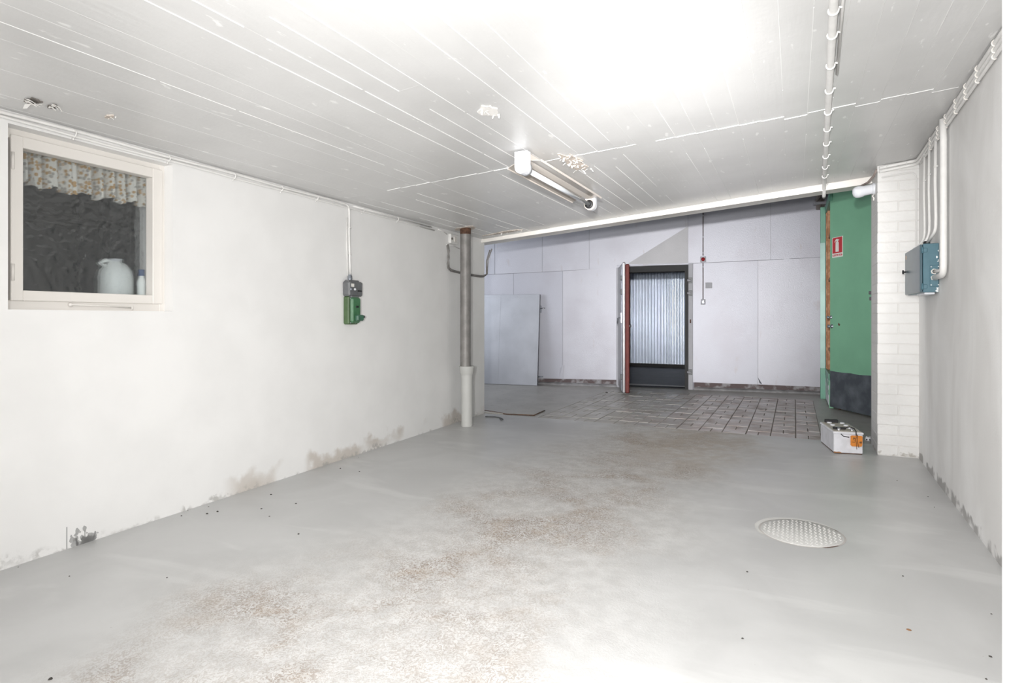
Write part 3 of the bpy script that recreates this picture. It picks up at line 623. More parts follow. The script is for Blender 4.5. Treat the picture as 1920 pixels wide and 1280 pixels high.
# torn ceiling paint: ragged bare patch + curled flakes
def damage(name, label, ctr, rx, ry, nfl, mpatch, seed, size=.03):
    rn = random.Random(seed); C0 = V(ctr); t_ = thing(name, V((C0.x, C0.y, zc(C0.x) - .02)), label, 'peeling paint')
    pts = blob(18, 1, .3, seed); MB().prism([(C0.x + a * rx, C0.y + c * ry, zc(C0.x + a * rx) - .0095) for a, c in pts], (0, 0, .006)).build('bare_patch', mpatch, t_)
    for k in range(nfl):
        x, y = C0.x + rn.uniform(-rx, rx), C0.y + rn.uniform(-ry, ry); z = zc(x) - .009; s = rn.uniform(.4, 1.) * size; an = rn.uniform(0, 6.28); ca, sa_ = math.cos(an), math.sin(an)
        vs_ = []; n = 4
        for i in range(n + 1):
            q = i / n; w_ = s * (1 - .6 * q) * (1 + rn.uniform(-.25, .25)); drop = q * q * s * rn.uniform(.5, 1.0)
            for sd in (-.5, .5): lx, ly = q * s * 1.3, sd * w_; vs_.append((x + lx * ca - ly * sa_, y + lx * sa_ + ly * ca, z - drop - .001))
        mb = MB().add(vs_, [(2 * i, 2 * i + 1, 2 * i + 3, 2 * i + 2) for i in range(n)])
        o = mb.build('paint_flake', 'flake_white', t_); o.modifiers.new('thick', 'SOLIDIFY').thickness = .0015
    return t_
damage('peeled_ceiling_paint', 'crumbling ceiling plaster with hanging flakes beside the tube lamp', (-1.415, 3.95, 0), .055, .24, 34, 'bare_plaster', 2, .024)
damage('peeled_ceiling_paint', 'largest dark hole in peeling ceiling paint above the window', oncl(62, 187), .035, .028, 3, 'bare_dark', 4, .05)
damage('peeled_ceiling_paint', 'smaller dark tear in ceiling paint right of the largest hole', oncl(99, 197), .030, .016, 4, 'bare_dark', 9, .035)
damage('peeled_ceiling_paint', 'tiny specks of flaked ceiling paint above the window corner', oncl(205, 216), .03, .014, 3, 'bare_plaster', 12, .015)
damage('peeled_ceiling_paint', 'bright white scaled patch in the middle of the ceiling', oncl(915, 206), .045, .07, 7, 'flake_white', 15, .02)
damage('peeled_ceiling_paint', 'browned flaking paint at the ceiling corner beside the drain pipe', (-2.98, 5.98, 0), .22, .05, 6, 'bare_plaster', 21, .025)
# conduit along the ceiling
cv2 = thing('ceiling_conduit', (.19, 4.2, zc(.19) - .05), 'white painted conduit clipped lengthwise along the ceiling', 'conduit')
def cx(y): return .138 + (y - 2.627) * .0306
def cpt(y, dz=.022, dx=0.): x = cx(y) + dx; return V((x, y, zc(x) - dz))
MB().tube([cpt(-1.6)] + [cpt(y) for y in (.5, 2, 3, 4, 5, 5.9, 6.12)] + [cpt(6.19, .06), cpt(6.26, .095), cpt(6.32, .10)], .0165, 14).build('pipe', 'cable_paint', cv2)
MB().tube([cpt(-1.6, .012, .032)] + [cpt(y, .012, .032) for y in (.5, 1.5, 2.6, 3.4)], .007, 8).build('thin_cable', 'cable_paint', cv2)
for v in (20, 66, 123, 170, 210, 242, 269, 293, 313, 330, 347):
    y = oncl(1563 - v * .052, v, -.022).y
    p = cpt(y); clip(cv2, p, (0, -1, 0), (0, 0, -1), .017)

# ================================================================== RIGHT WALL FITTINGS
def rz(t, drop): return zc(RW.at(t, 0).x) - drop
rc = thing('wall_cable', RW.at(4, 2.3, .02), 'bundle of white cables clipped under the ceiling on the right wall', 'cable')
for dr, r in ((.022, .013), (.052, .011), (.080, .009)):
    pts = [RW.at(t_, rz(t_, dr), .016) for t_ in (-.5, 1, 2, 3, 3.6, 4.2, 4.8, 5.3, 5.6)]
    if dr < .06:
        cn = V((RW.at(5.77, 0).x - .02, PY0 - .022 - dr * .2, rz(5.7, dr))); pts += arc(pts[-1], cn, cn + V((-.2, 0, -.01)), .06)
        pts += [V((PX0 + .12, PY0 - .022, zc(PX0 + .12) - dr)), V((PX0 + .01, PY0 - .022, zc(PX0) - dr - .004))]
    MB().tube(pts, r, 10).build('cable', 'cable_paint', rc)
for u, v in ((1868, 82), (1836, 128), (1814, 160), (1795, 190), (1776, 222), (1761, 240), (1747, 262)):
    t_ = RW.tz(u, v, .016)[0]
    for dr, r in ((.022, .014), (.052, .012), (.080, .010)): clip(rc, RW.at(t_ + dr * .3, rz(t_, dr), .016), RW.e, RW.n, r, 'white_gloss')
for x in (PX0 + .06, PX0 + .2): clip(rc, V((x, PY0 - .022, zc(x) - .024)), (1, 0, 0), (0, -1, 0), .014)
dwn = thing('pillar_cable', (PX1 - .02, PY0 - .01, 1.7), 'thin white cable down the corner of the brick pillar', 'cable')
cn = V((PX1 - .03, PY0 - .012, zc(.8) - .10)); MB().tube([V((PX0 + .03, PY0 - .012, zc(PX0) - .105))] + arc(V((PX0, PY0 - .012, cn.z)), cn, cn - V((0, 0, .5)), .05) + [V((PX1 - .03, PY0 - .012, 1.72)), V((PX1 - .045, PY0 - .08, 1.66))], .006, 8).build('cable', 'brick_paint', dwn)
BXF, BXB, BY0, BY1, BZ0, BZ1 = .789, .8985, 4.933, 5.548, 1.333, 1.672
for i, (u, r, lab) in enumerate(((1733.5, .0085, 'thin white conduit nearest the pillar above the blue fuse box'), (1742.5, .0085, 'second white conduit from the pillar above the blue fuse box'), (1754.5, .010, 'third white conduit from the pillar, bending into the blue fuse box'))):
    t_ = RW.tz(u, 380, .02)[0]; p0 = RW.at(t_, rz(t_, .05), .02); ty = (5.46, 5.2, 5.06)[i]
    pts = [p0, RW.at(t_ + .01, 2.1, .022), RW.at(t_ - .005, 1.85, .02)] + arc(RW.at(t_, 1.85, .02), RW.at(t_, 1.755, .02), V((BXF + .06, ty, 1.69)), .05) + [V((BXF + .06, ty, BZ1 + .01))]
    o = thing('wall_conduit', RW.at(t_, 1.7, .02), lab, 'conduit', 'conduits above the fuse box'); MB().tube(pts, r, 10).build('pipe', 'cable_paint', o); clip(o, RW.at(t_, 2.2, .02), (0, 0, 1), RW.n, r)
tb_ = RW.tz(1769, 400, .03)[0]; gy = BY0
big = thing('wall_conduit', RW.at(tb_, 1.4, .03), 'thick white conduit bending into the side of the blue fuse box', 'conduit', 'conduits above the fuse box')
gz = [onY(1752, v, BY0).z for v in (509, 520.5)]; gx = onY(1752, 515, BY0).x
top = RW.at(tb_, rz(tb_, .03), .035)
MB().tube([top, RW.at(tb_, 2.3, .03), RW.at(tb_, 1.9, .03)] + arc(RW.at(tb_, 1.8, .03), RW.at(tb_, gz[1], .03), V((gx, gy, gz[1])), .07, 8) + [V((gx, gy - .005, gz[1]))], .0195, 14).build('pipe', 'cable_paint', big)
MB().tube([RW.at(tb_ + .02, gz[0] + .02, .03), V((gx + .03, gy - .05, gz[0] + .004)), V((gx, gy - .005, gz[0]))], .014, 12).build('branch', 'cable_paint', big)
fb = thing('fuse_box', ((BXF + BXB) / 2, (BY0 + BY1) / 2, BZ0), 'blue steel fuse box on the right wall beside the pillar', 'fuse box')
MB().cbox((BXF + .018, BY0, BZ0), (BXB - BXF - .018, 0, 0), (0, BY1 - BY0, 0), (0, 0, BZ1 - BZ0), .003).build('body', 'blue_enamel', fb)
dr_ = MB().cbox((BXF, BY0 + .004, BZ0 + .004), (.016, 0, 0), (0, BY1 - BY0 - .004, 0), (0, 0, BZ1 - BZ0 - .008), .003).build('door', 'blue_door', fb)
for z in (BZ1 - .045, BZ0 + .04):
    h = MB().cbox((BXF + .006, BY0 - .008, z - .016), (.036, 0, 0), (0, .009, 0), (0, 0, .03), .003); h.tube([(BXF + .014, BY0 - .008, z - .022), (BXF + .014, BY0 - .008, z + .022)], .006, 8); h.build('hinge', 'blue_enamel', fb)
kp = onX(1699, 510, BXF); kz = kp.z
MB().lathe([(.006, 0), (.006, .014), (.016, .018), (.016, .026), (.001, .028)], (BXF, BY1 - .06, kz), (-1, 0, 0), 12).build('knob', 'black_rubber', dr_)
p0, p1 = onY(1743, 497, BY0), onY(1760, 537, BY0)
MB().cbox((p0.x, BY0 - .008, p1.z), (min(p1.x, BXB) - p0.x, 0, 0), (0, .009, 0), (0, 0, p0.z - p1.z), .003).build('gland_plate', 'blue_enamel', fb)
for z in gz: MB().lathe([(.020, 0), (.020, .016), (.014, .018), (.014, .0)], (gx - .004, BY0 - .005, z), (0, -1, 0), 6, False).build('cable_gland', 'white_gloss', fb)
for (dx, dz) in ((.008, -.012), (.05, -.012), (.008, p1.z - p0.z + .012), (.05, p1.z - p0.z + .012)): MB().lathe([(.001, .004), (.004, .003), (.0045, 0)], (p0.x + dx, BY0 - .008, p0.z + dz), (0, -1, 0), 8).build('screw', 'paint_chip', fb)
rn = random.Random(3)
for u, v, r in ((1760, 541, .013), (1757.5, 546, .009), (1756.5, 482, .006), (1760, 489, .007), (1760, 470, .005)):
    q = onY(u, v, BY0); pts = blob(9, r, .45, int(v)); MB().prism([(min(q.x + a, BXB - .002), BY0 - (.0095 if u < 1758 and 497 < v < 537 else .0012), max(q.z + c * 1.3, BZ0 + .001)) for a, c in pts], (0, .0013, 0)).build('paint_chip', 'paint_chip', fb)
for x, y, mm in ((BXF + .06, 5.46, 'lamp_white'), (BXF + .06, 5.2, 'white_gloss'), (BXF + .06, 5.06, 'black_frame')): MB().lathe([(.021, 0), (.021, .022), (.015, .03), (.012, .03)], (x, y, BZ1), (0, 0, 1), 12).build('cable_gland', mm, fb)
MB().obox((BXF - .001, BY1 - .07, BZ1 - .06), (0, .04, 0), (0, 0, .03), (.002, 0, 0)).build('warning_label', mat('label_tan', (.55, .4, .3), .6), dr_)
MB().cbox((BXF + .03, BY0 + .02, BZ0 - .014), (.06, 0, 0), (0, .3, 0), (0, 0, .015), .003).build('bottom_flange', 'lamp_white', fb)
# bulkhead lamp on the pillar side
WLY, WLZ = 5.98, onY(1630, 357, 5.98).z
wl = thing('wall_lamp', (PX0, WLY, WLZ - .05), 'white wall lamp sticking out of the pillar beside the green door', 'lamp')
MB().lathe([(.001, 0), (.05, 0), (.05, .02), (.042, .024)], (PX0 + .003, WLY, WLZ + .012), (-1, 0, 0), 18).build('base', 'lamp_white', wl)
MB().lathe([(.042, .0), (.044, .07), (.05, .09), (.052, .115), (.046, .14), (.028, .155), (.001, .16)], (PX0 - .012, WLY, WLZ + .012), (-1, 0, -.16), 18).build('shade', 'lamp_white', wl)
MB().tube([(PX0 - .005, WLY - .01, WLZ - .04), (PX0 - .02, WLY - .02, WLZ - .055), (PX0 - .008, WLY - .02, WLZ - .075), (PX0 - .012, WLY - .02, WLZ - .095)], .006, 8).build('bracket', 'white_gloss', wl)
MB().tube([(PX0 - .004, PY0 + .01, zc(PX0) - .03), (PX0 - .02, PY0 + .06, zc(PX0) - .07), (PX0 - .05, PY0 + .2, WLZ + .075), (PX0 - .11, WLY + .12, WLZ + .06)], .009, 8).build('flex', mat('flex_brown', (.28, .23, .21), .6), wl)

# ================================================================== THE HALL: GREEN DOOR
ga_, gb_ = onz(1556, 762, .025), onz(1638, 781, .025)
GD = Plane((ga_.x, ga_.y), (gb_.x, gb_.y)); GD.n = GD.n if GD.n.dot(EYE - GD.p) > 0 else -GD.n
GL = 1.08; door = thing('door_2', GD.at(GL / 2, 0, -.03), 'tall green painted door with dark kick plate, standing ajar', 'door', kind=S)
MB().cbox(GD.at(0, .025, -.05), GD.e * GL, V((0, 0, 2.95)), GD.n * .05, .004).build('leaf', 'green_door', door)
kt, kz1 = GD.tz(1557, 694.6); ke, kz2 = GD.tz(1638, 704)
kzt = [GD.tz(u, v)[1] for u, v in ((1557, 695), (1580, 698.5), (1595, 699.5), (1612, 703), (1638, 704))]; kts = [GD.tz(u, 700)[0] for u in (1557, 1580, 1595, 1612, 1638)]
MB().prism([GD.at(.004, .027, .0), GD.at(GL - .01, .027, .0), GD.at(GL - .01, kzt[-1], .0)] + [GD.at(max(a, .004), z, .0) for a, z in list(zip(kts, kzt))[::-1]], GD.n * .003).build('kick_plate', 'kick_plate', door)
for u, v, r in ((1558.5, 594.5, .022), (1560, 611.5, .026)):
    p = GD.px(u, v); MB().lathe([(r, 0), (r, .006), (r * .5, .008), (r * .45, .035), (r * .8, .04), (r * .8, .052), (.001, .055)], p, GD.n, 14).build('knob', 'dull_steel', door)
for u, v in ((1634, 552), (1635, 563)):
    p = GD.px(u, v); MB().cbox(p, GD.e * .06, V((0, 0, .04)), GD.n * .04, .006).build('latch', 'grey_enamel', door)
p = GD.px(1573, 608); MB().prism([p + GD.e * a + V((0, 0, c)) for a, c in blob(8, .018, .4, 2)], GD.n * .001).build('scuff', 'rust', door)
sgn = thing('fire_extinguisher_sign', GD.px(1570, 482, .004), 'red and white fire extinguisher sign on the green door', 'sign')
(sa0, zA), (sa1, zB), (sb1, zC), (sb0, zD) = [GD.tz(*q) for q in ((1560.6, 447), (1580.6, 440.8), (1580.2, 479.3), (1560.8, 484.7))]
S0, S1, Z0, Z1 = (sa0 + sb0) / 2, (sa1 + sb1) / 2, (zC + zD) / 2, (zA + zB) / 2; SW, SH = S1 - S0, Z1 - Z0
def sq(a, b_, c, d_, d0, d1): return MB().obox(GD.at(S0 + a * SW, Z0 + b_ * SH, d0), GD.e * (c - a) * SW, V((0, 0, (d_ - b_) * SH)), GD.n * (d1 - d0))
sq(0, 0, 1, 1, .0, .003).build('plate', 'sign_white', sgn); sq(.04, .205, .96, .975, .003, .004).build('red_field', 'sign_red', sgn); sq(.05, .06, .95, .145, .003, .004).build('red_strip', 'sign_red', sgn)
def shp(pts): return MB().prism([GD.at(S0 + a * SW, Z0 + c * SH, .004) for a, c in pts], GD.n * .001)
pc = thing_pict = shp([(.34, .27), (.64, .27), (.64, .70), (.62, .74), (.56, .78), (.56, .80), (.42, .80), (.42, .78), (.36, .74), (.34, .70)]); pc.build('cylinder_mark', 'sign_white', sgn)
shp([(.40, .80), (.60, .80), (.68, .85), (.66, .88), (.56, .855), (.55, .89), (.46, .905), (.36, .88), (.27, .80), (.24, .74), (.29, .75), (.38, .83)]).build('handle_mark', 'sign_white', sgn)
for k in range(7): sq(.12 + k * .115, .075, .18 + k * .115, .125 - (k % 2) * .015, .004, .005).build('lettering', 'sign_white', sgn)
# green frame and broken side panel behind the leaf
q0, q1 = onz(1538, 746), onz(1548, 749)
gf = thing('door_frame', (q0 + q1) / 2, 'green door frame with torn side showing raw wood studs', 'door frame')
FX0, FX1, FY = q0.x, q1.x + .005, (q0.y + q1.y) / 2
ztop = onY(1540, 388, FY).z; zpl = onY(1542, 455, FY).z; zlo = onY(1545, 690, FY).z
MB().cbox((FX0, FY, 0), (FX1 - FX0, 0, 0), (0, .1, 0), (0, 0, ztop), .003).build('post', 'green_frame', gf)
MB().cbox((FX0 - .003, FY - .004, zlo), (FX1 - FX0 - .004, 0, 0), (0, .004, 0), (0, 0, zpl - zlo), .001).build('metal_plate', 'green_pale', gf)
SX = FX1; sy0, sy1 = GD.at(0, 0, -.05).y + .02, FY
MB().cbox((SX - .004, sy0 + .1, .02), (.03, 0, 0), (0, sy1 - sy0 - .1, 0), (0, 0, zlo - .1), .003).build('lower_panel', 'peeled_frame', gf)
MB().cbox((SX - .008, sy0, zlo - .09), (.04, 0, 0), (0, sy1 - sy0, 0), (0, 0, .09), .003).build('rail', 'green_frame', gf)
MB().cbox((SX - .008, sy0 - .1, ztop - .10), (.04, 0, 0), (0, sy1 - sy0 + .1, 0), (0, 0, .10), .003).build('rail', 'green_frame', gf)
MB().box((SX + .10, sy0 - .1, 0), (SX + .13, sy1, ztop)).build('back_board', 'dark_wood', gf)
MB().cbox((SX + .01, sy1 - .26, zlo), (.05, 0, 0), (0, .08, 0), (0, 0, ztop - .1 - zlo), .004).build('stud', 'raw_wood', gf)
MB().cbox((SX + .0, sy1 - .10, zlo), (.03, 0, 0), (0, .05, 0), (0, 0, ztop - .1 - zlo), .004).build('stud', 'raw_wood', gf)
MB().cbox((SX + .0, sy0, .0), (.05, 0, 0), (0, .09, 0), (0, 0, zlo - .0), .004).build('stub_post', 'green_door', gf)
for v in (442, 524, 655):
    z = onX(1552, v, SX).z if False else onY(1552, v, (sy0 + sy1) / 2).z
    MB().cbox((SX + .02, sy0, z - .02), (.05, 0, 0), (0, sy1 - sy0, 0), (0, 0, .04), .004).build('noggin', 'raw_wood', gf)
# services above the frame
pq = FW.px(1538, 385, .05)
sv = thing('service_pipe', V((pq.x, pq.y, 2.75)), 'dark pipes above the green door frame', 'pipe')
for u, r in ((1536.5, .045), (1543, .02)):
    q = FW.px(u, 380, .06); MB().tube([(q.x, q.y, 2.80), (q.x, q.y, 3.55)], r, 12).build('riser', mat('pipe_taupe', (.22, .195, .18), .6, var=.2, vscale=10), sv)
q = FW.px(1530, 377, .12); e_ = FW.px(1537, 370, .12); f_ = FW.px(1537.5, 350, .12)
MB().tube([q, e_, f_, f_ + V((0, 0, .3))], .022, 10).build('elbow', 'pipe_taupe', sv)
q = FW.px(1536, 385, .06); MB().cbox(FW.px(1524, 386, .0), FW.e * .2, V((0, 0, .04)), FW.n * .12, .004).build('ledge', 'white_frame', sv)

# ================================================================== THE HALL: COLD-STORE DOOR
hd = thing('door_1', FW.at((OT0 + OT1) / 2, 0, 0), 'open cold-store door with steel face and red edge', 'door', kind=S)
zh = OZ1
MB().obox(FW.at(OT0, zh - .10, -.24), FW.e * (OT1 - OT0), V((0, 0, .10)), FW.n * .25).build('frame_head', 'black_frame', hd)
jw = FW.tz(1290.5, 600)[0] - FW.tz(1284, 600)[0]
MB().obox(FW.at(OT1 - jw, 0, -.24), FW.e * jw, V((0, 0, zh - .10)), FW.n * .25).build('frame_jamb', 'black_frame', hd)
MB().obox(FW.at(OT0, 0, -.24), FW.e * .05, V((0, 0, zh - .10)), FW.n * .25).build('frame_jamb', 'black_frame', hd)
MB().obox(FW.at(OT0, 0, -.24), FW.e * (OT1 - OT0), V((0, 0, .012)), FW.n * .24).build('threshold', 'black_frame', hd)
w0, w1 = FW.tz(1291, 600)[0], FW.tz(1299, 600)[0]
MB().cbox(FW.at(w0, 0, .0), FW.e * (w1 - w0), V((0, 0, FW.tz(1295, 494)[1])), FW.n * .035, .003).build('jamb_casing', 'white_frame', hd)
MB().cbox(FW.at(FW.tz(1156, 600)[0], 0, .0), FW.e * .06, V((0, 0, FW.tz(1156, 502)[1])), FW.n * .03, .003).build('jamb_casing', 'white_frame', hd)
MB().cbox(FW.at(OT0 - .1, zh + .005, .0), FW.e * (w1 - OT0 + .1), V((0, 0, .022)), FW.n * .012, .003).build('head_casing', 'tin_sheet', hd)
for v in (525.5, 549.5, 697.5):
    t_, z_ = FW.tz(1295, v, .035); h = MB().cbox(FW.at(t_ - .036, z_ - .045, .035), FW.e * .062, V((0, 0, .09)), FW.n * .014, .003).build('latch_keeper', 'grey_enamel', hd)
    MB().cbox(FW.at(t_ - .055, z_ - .018, .042), FW.e * .06, V((0, 0, .036)), FW.n * .02, .004).build('latch_tongue', 'panel_edge', h)
t_, z_ = FW.tz(1294.5, 602, .035); MB().obox(FW.at(t_ - .01, z_ - .03, .035), FW.e * .02, V((0, 0, .06)), FW.n * .004).build('keyhole_plate', 'dark_wood', hd)
ph = FW.px(1159, 650, .04); pn = onz(1167, 738, .02)
CD = Plane((ph.x, ph.y), (pn.x, pn.y)); CDL = (V((pn.x, pn.y, 0)) - CD.p).length
if CD.n.x > 0: CD.n = -CD.n                              # n points to the left, the steel face
dp = (pn - EYE).dot(FWD); zt_ = CAM_H + (HOR - 491) / F_PX * dp
lf = MB().cbox(CD.at(0, .03, -.045), CD.e * CDL, V((0, 0, zt_ - .03)), CD.n * .045, .012).build('leaf', 'door_metal', hd)
MB().cbox(CD.at(.02, .03, -.105), CD.e * (CDL - .02), V((0, 0, zt_ - .06)), CD.n * .06, .012).build('red_core', 'red_edge', lf)
MB().cbox(CD.at(CDL - .20, .05, .0), CD.e * .05, V((0, 0, zt_ - .10)), CD.n * .006, .002).build('edge_strip', 'dull_steel', lf)
for v, hh in ((521, .07), (547, .08), (706, .08)):
    z_ = CAM_H + (HOR - v) / F_PX * (dp + .1); MB().cbox(CD.at(CDL - .13, z_ - hh / 2, .0), CD.e * .11, V((0, 0, hh)), CD.n * .025, .006).build('clasp', 'grey_enamel', lf)
z_ = CAM_H + (HOR - 598) / F_PX * (dp + .15); hb = MB().cbox(CD.at(CDL - .22, z_ - .06, 0), CD.e * .16, V((0, 0, .16)), CD.n * .02, .006).build('handle_plate', 'chrome', lf)
MB().tube([CD.at(CDL - .10, z_ + .02, .02), CD.at(CDL - .10, z_ + .02, .06), CD.at(CDL - .22, z_ - .06, .06)], .012, 8).build('lever', 'chrome', hb)
p = CD.at(CDL - .01, CAM_H + (HOR - 611) / F_PX * dp, -.10); MB().lathe([(.02, 0), (.02, .03), (.001, .032)], p, -CD.n, 10).build('inner_knob', 'chrome', lf)
# leaning panel
B0 = onz(1007, 723); tB = (B0 - FW.p).dot(FW.e); dB = (B0 - FW.p).dot(FW.n); zT = 1.57
lp = thing('leaning_panel', FW.at(tB - .7, 0, dB - .05), 'loose grey metal-clad panel leaning against the far wall', 'panel')
upv = V((0, 0, zT)) + FW.n * (-(dB - .085)); upn = upv.normalized(); bk = (-FW.n + V((0, 0, 0))); bk = (bk - upn * bk.dot(upn)).normalized()
MB().cbox(FW.at(tB, .004, dB), -FW.e * 1.5, upv, bk * .012, .002).build('face_sheet', 'grey_panel', lp)
MB().cbox(FW.at(tB, .004, dB) + bk * .012, -FW.e * 1.5, upv, bk * .05, .003).build('core', 'panel_edge', lp)
for k in range(3): MB().obox(FW.at(tB - .03 - k * .68, .004, dB) - bk * .002, -FW.e * .03, upv, bk * .002).build('cover_strip', 'grey_panel', lp)
MB().obox(FW.at(tB - .03, .02, dB) - bk * .002 + upv * .96, -FW.e * 1.45, upv * .02, bk * .002).build('cover_strip', 'grey_panel', lp)
pl_ = FW.at(tB, 0, dB) + upv * .88 + bk * .04
lt = MB().cbox(pl_, FW.e * .02, V((0, 0, -.12)), bk * .03, .004).build('latch', 'dull_steel', lp); MB().tube([pl_ + FW.e * .01 + V((0, 0, -.05)), pl_ + FW.e * .09 + V((0, 0, -.045))], .01, 8).build('bolt', 'chrome', lt)
pl_ = FW.at(tB, 0, dB) + upv * .10 + bk * .04; MB().tube([pl_, pl_ + FW.e * .09], .009, 8).build('pin', 'dull_steel', lp)
# alarm light, cable and switches
al = thing('alarm_lamp', FW.px(1318, 491, 0), 'red round alarm lamp on the tin wall right of the doorway', 'lamp')
p = FW.px(1318.3, 486.3, 0); MB().cbox(p - FW.e * .045 - V((0, 0, .045)), FW.e * .09, V((0, 0, .09)), FW.n * .035, .006).build('box', 'white_frame', al)
MB().lathe([(.030, 0), (.030, .012), (.022, .02), (.001, .022)], p + FW.n * .035, FW.n, 16).build('lens', 'red_lens', al)
ac = thing('alarm_cable', FW.px(1318, 560, 0), 'thin vertical cable joining the red alarm lamp and the switch', 'cable')
for v0, v1 in ((398, 479), (493, 562)): MB().tube([FW.px(1318.2, v0, .01), FW.px(1318.3, (v0 + v1) / 2, .012), FW.px(1318.2, v1, .01)], .0075, 8).build('cable', mat('cable_taupe', (.13, .10, .095), .6), ac)
for v in (404, 444, 474, 500): p = FW.px(1318.2, v, .012); MB().cbox(p - FW.e * .012 - V((0, 0, .012)), FW.e * .024, V((0, 0, .024)), FW.n * .012, .003).build('clip', 'white_frame', ac)
s1 = thing('light_switch', FW.px(1318, 570, 0), 'small square switch at the lower end of the alarm cable', 'switch'); p = FW.px(1318.3, 566, 0)
MB().cbox(p - FW.e * .036 - V((0, 0, .042)), FW.e * .072, V((0, 0, .084)), FW.n * .04, .005).build('housing', 'white_frame', s1); MB().cbox(p - FW.e * .016 - V((0, 0, .022)) + FW.n * .04, FW.e * .032, V((0, 0, .044)), FW.n * .006, .002).build('rocker', 'dull_steel', s1)
s2 = thing('wall_plate', FW.px(1329, 540, 0), 'square cover plate right of the alarm cable', 'plate'); p = FW.px(1329, 535, 0)
MB().cbox(p - FW.e * .05 - V((0, 0, .045)), FW.e * .1, V((0, 0, .09)), FW.n * .014, .004).build('plate', 'white_frame', s2)
for a, c in ((-.05, -.045), (-.05, .041)): MB().obox(p + FW.e * a + V((0, 0, c)), FW.e * .1, V((0, 0, .004)), FW.n * .016).build('rim', 'grey_enamel', s2)
for a in (-.05, .046): MB().obox(p + FW.e * a - V((0, 0, .045)), FW.e * .004, V((0, 0, .09)), FW.n * .016).build('rim', 'grey_enamel', s2)

# ================================================================== ON THE FLOOR
bt0, bt1 = onz(1563.5, 849.5), onz(1618, 852.5); be = (bt1 - bt0); bw = be.length; be.normalize(); bn = V((-be.y, be.x, 0)); BL, BHT = .47, .19
bat = thing('truck_battery', (bt0 + bt1) / 2 + bn * BL / 2, 'white truck battery with orange tag beside the pillar foot', 'battery')
MB().cbox(bt0 + V((0, 0, .006)), be * bw, bn * BL, V((0, 0, BHT - .026)), .006).build('case', 'battery_case', bat)
MB().cbox(bt0 + be * .004 + bn * .004, be * (bw - .008), bn * (BL - .008), V((0, 0, .008)), .002).build('rusty_foot', 'rust', bat)
MB().prism([bt0 + be * a + V((0, 0, .006 + c)) - bn * .001 for a, c in ((0, 0), (.06, 0), (.055, .006), (.04, .011), (.02, .008), (.0, .012))], bn * .001).build('rust_stain', mat('rust_light', (.33, .16, .07), .8), bat)
MB().cbox(bt0 - be * .006 - bn * .006 + V((0, 0, BHT - .022)), be * (bw + .012), bn * (BL + .012), V((0, 0, .018)), .005).build('rim', 'battery_case', bat)
MB().cbox(bt0 + be * .006 + bn * .008 + V((0, 0, BHT - .006)), be * (bw - .012), bn * (BL - .016), V((0, 0, .006)), .002).build('lid', 'battery_lid', bat)
for a, c in ((.30, .17), (.75, .17), (.28, .30), (.76, .30), (.28, .42), (.76, .42)):
    MB().lathe([(.020, 0), (.020, .007), (.015, .010), (.001, .010)], bt0 + be * bw * a + bn * c + V((0, 0, BHT)), (0, 0, 1), 14).build('filler_cap', 'lamp_white', bat)
for a, c in ((.24, .06), (.70, .06)):
    MB().lathe([(.013, 0), (.011, .022), (.001, .022)], bt0 + be * bw * a + bn * c + V((0, 0, BHT)), (0, 0, 1), 12).build('terminal', 'chrome', bat)
MB().cbox(bt0 + be * .015 + bn * .085 + V((0, 0, BHT + .002)), be * .10, bn * .025, V((0, 0, .018)), .004).build('terminal_clamp', 'black_rubber', bat)
MB().cbox(bt0 + be * .03 + bn * (BL - .03) + V((0, 0, BHT)), be * .11, bn * .03, V((0, 0, .028)), .004).build('carry_strap', 'black_frame', bat)
MB().tube([bt0 + be * .11 + bn * .095 + V((0, 0, BHT + .014)), bt0 + be * .14 + bn * .08 + V((0, 0, BHT + .028)), bt0 + be * .165 + bn * .04 + V((0, 0, BHT + .022)), bt0 + be * .168 - bn * .005 + V((0, 0, BHT + .004)), bt0 + be * .168 - bn * .012 + V((0, 0, BHT - .03))], .0042, 8).build('lead', 'black_rubber', bat)
MB().tube([bt0 + be * .052 - bn * .008 + V((0, 0, BHT - .02)), bt0 + be * .07 - bn * .008 + V((0, 0, BHT - .038)), bt0 + be * .115 - bn * .008 + V((0, 0, BHT - .046))], .0036, 8).build('lead', 'black_rubber', bat)
tg = thing('orange_tag', bt0 + be * .165 - bn * .016 + V((0, 0, .06)), 'crumpled orange tag tied to the truck battery', 'tag')
def tp(a, c, o=.0): return bt0 + be * a - bn * (.0185 + o) + V((0, 0, c))
MB().prism([tp(a, c) for a, c in ((.122, .158), (.132, .163), (.205, .163), (.213, .157), (.211, .085), (.203, .071), (.133, .071), (.122, .082))], -bn * .0025).build('card', 'orange_tag', tg)
for k in range(2): MB().tube([tp(.170 + .006 * k, .17, .004), tp(.160 + .012 * k, .13, .006), tp(.166 + .012 * k, .09, .005), tp(.168 + .016 * k, .048 + .014 * k, .004)], .0026, 6).build('string', 'brown_cord', tg)
for a, c, ln, hg in ((.142, .128, .004, .02), (.150, .132, .004, .016), (.140, .134, .018, .003), (.158, .126, .003, .014), (.136, .106, .02, .004), (.146, .116, .016, .003)): MB().obox(tp(a, c, .0026), be * ln, V((0, 0, hg)), -bn * .0006).build('lettering', 'ink', tg)
MB().prism([tp(.200 + a, .108 + c, .0026) for a, c in blob(7, .010, .35, 8)], -bn * .0006).build('burn_mark', 'brown_cord', tg)
pg = onz(1628, 826.5); plug = thing('white_plug', pg, 'small white and black plug lying between battery and pillar', 'plug')
MB().lathe([(.001, 0), (.020, .002), (.026, .014), (.022, .030), (.012, .038), (.001, .040)], pg, (0, 0, 1), 16).build('body', 'lamp_white', plug)
vd = (EYE - pg); vd.z = 0; vd.normalize(); sdv = V((-vd.y, vd.x, 0))
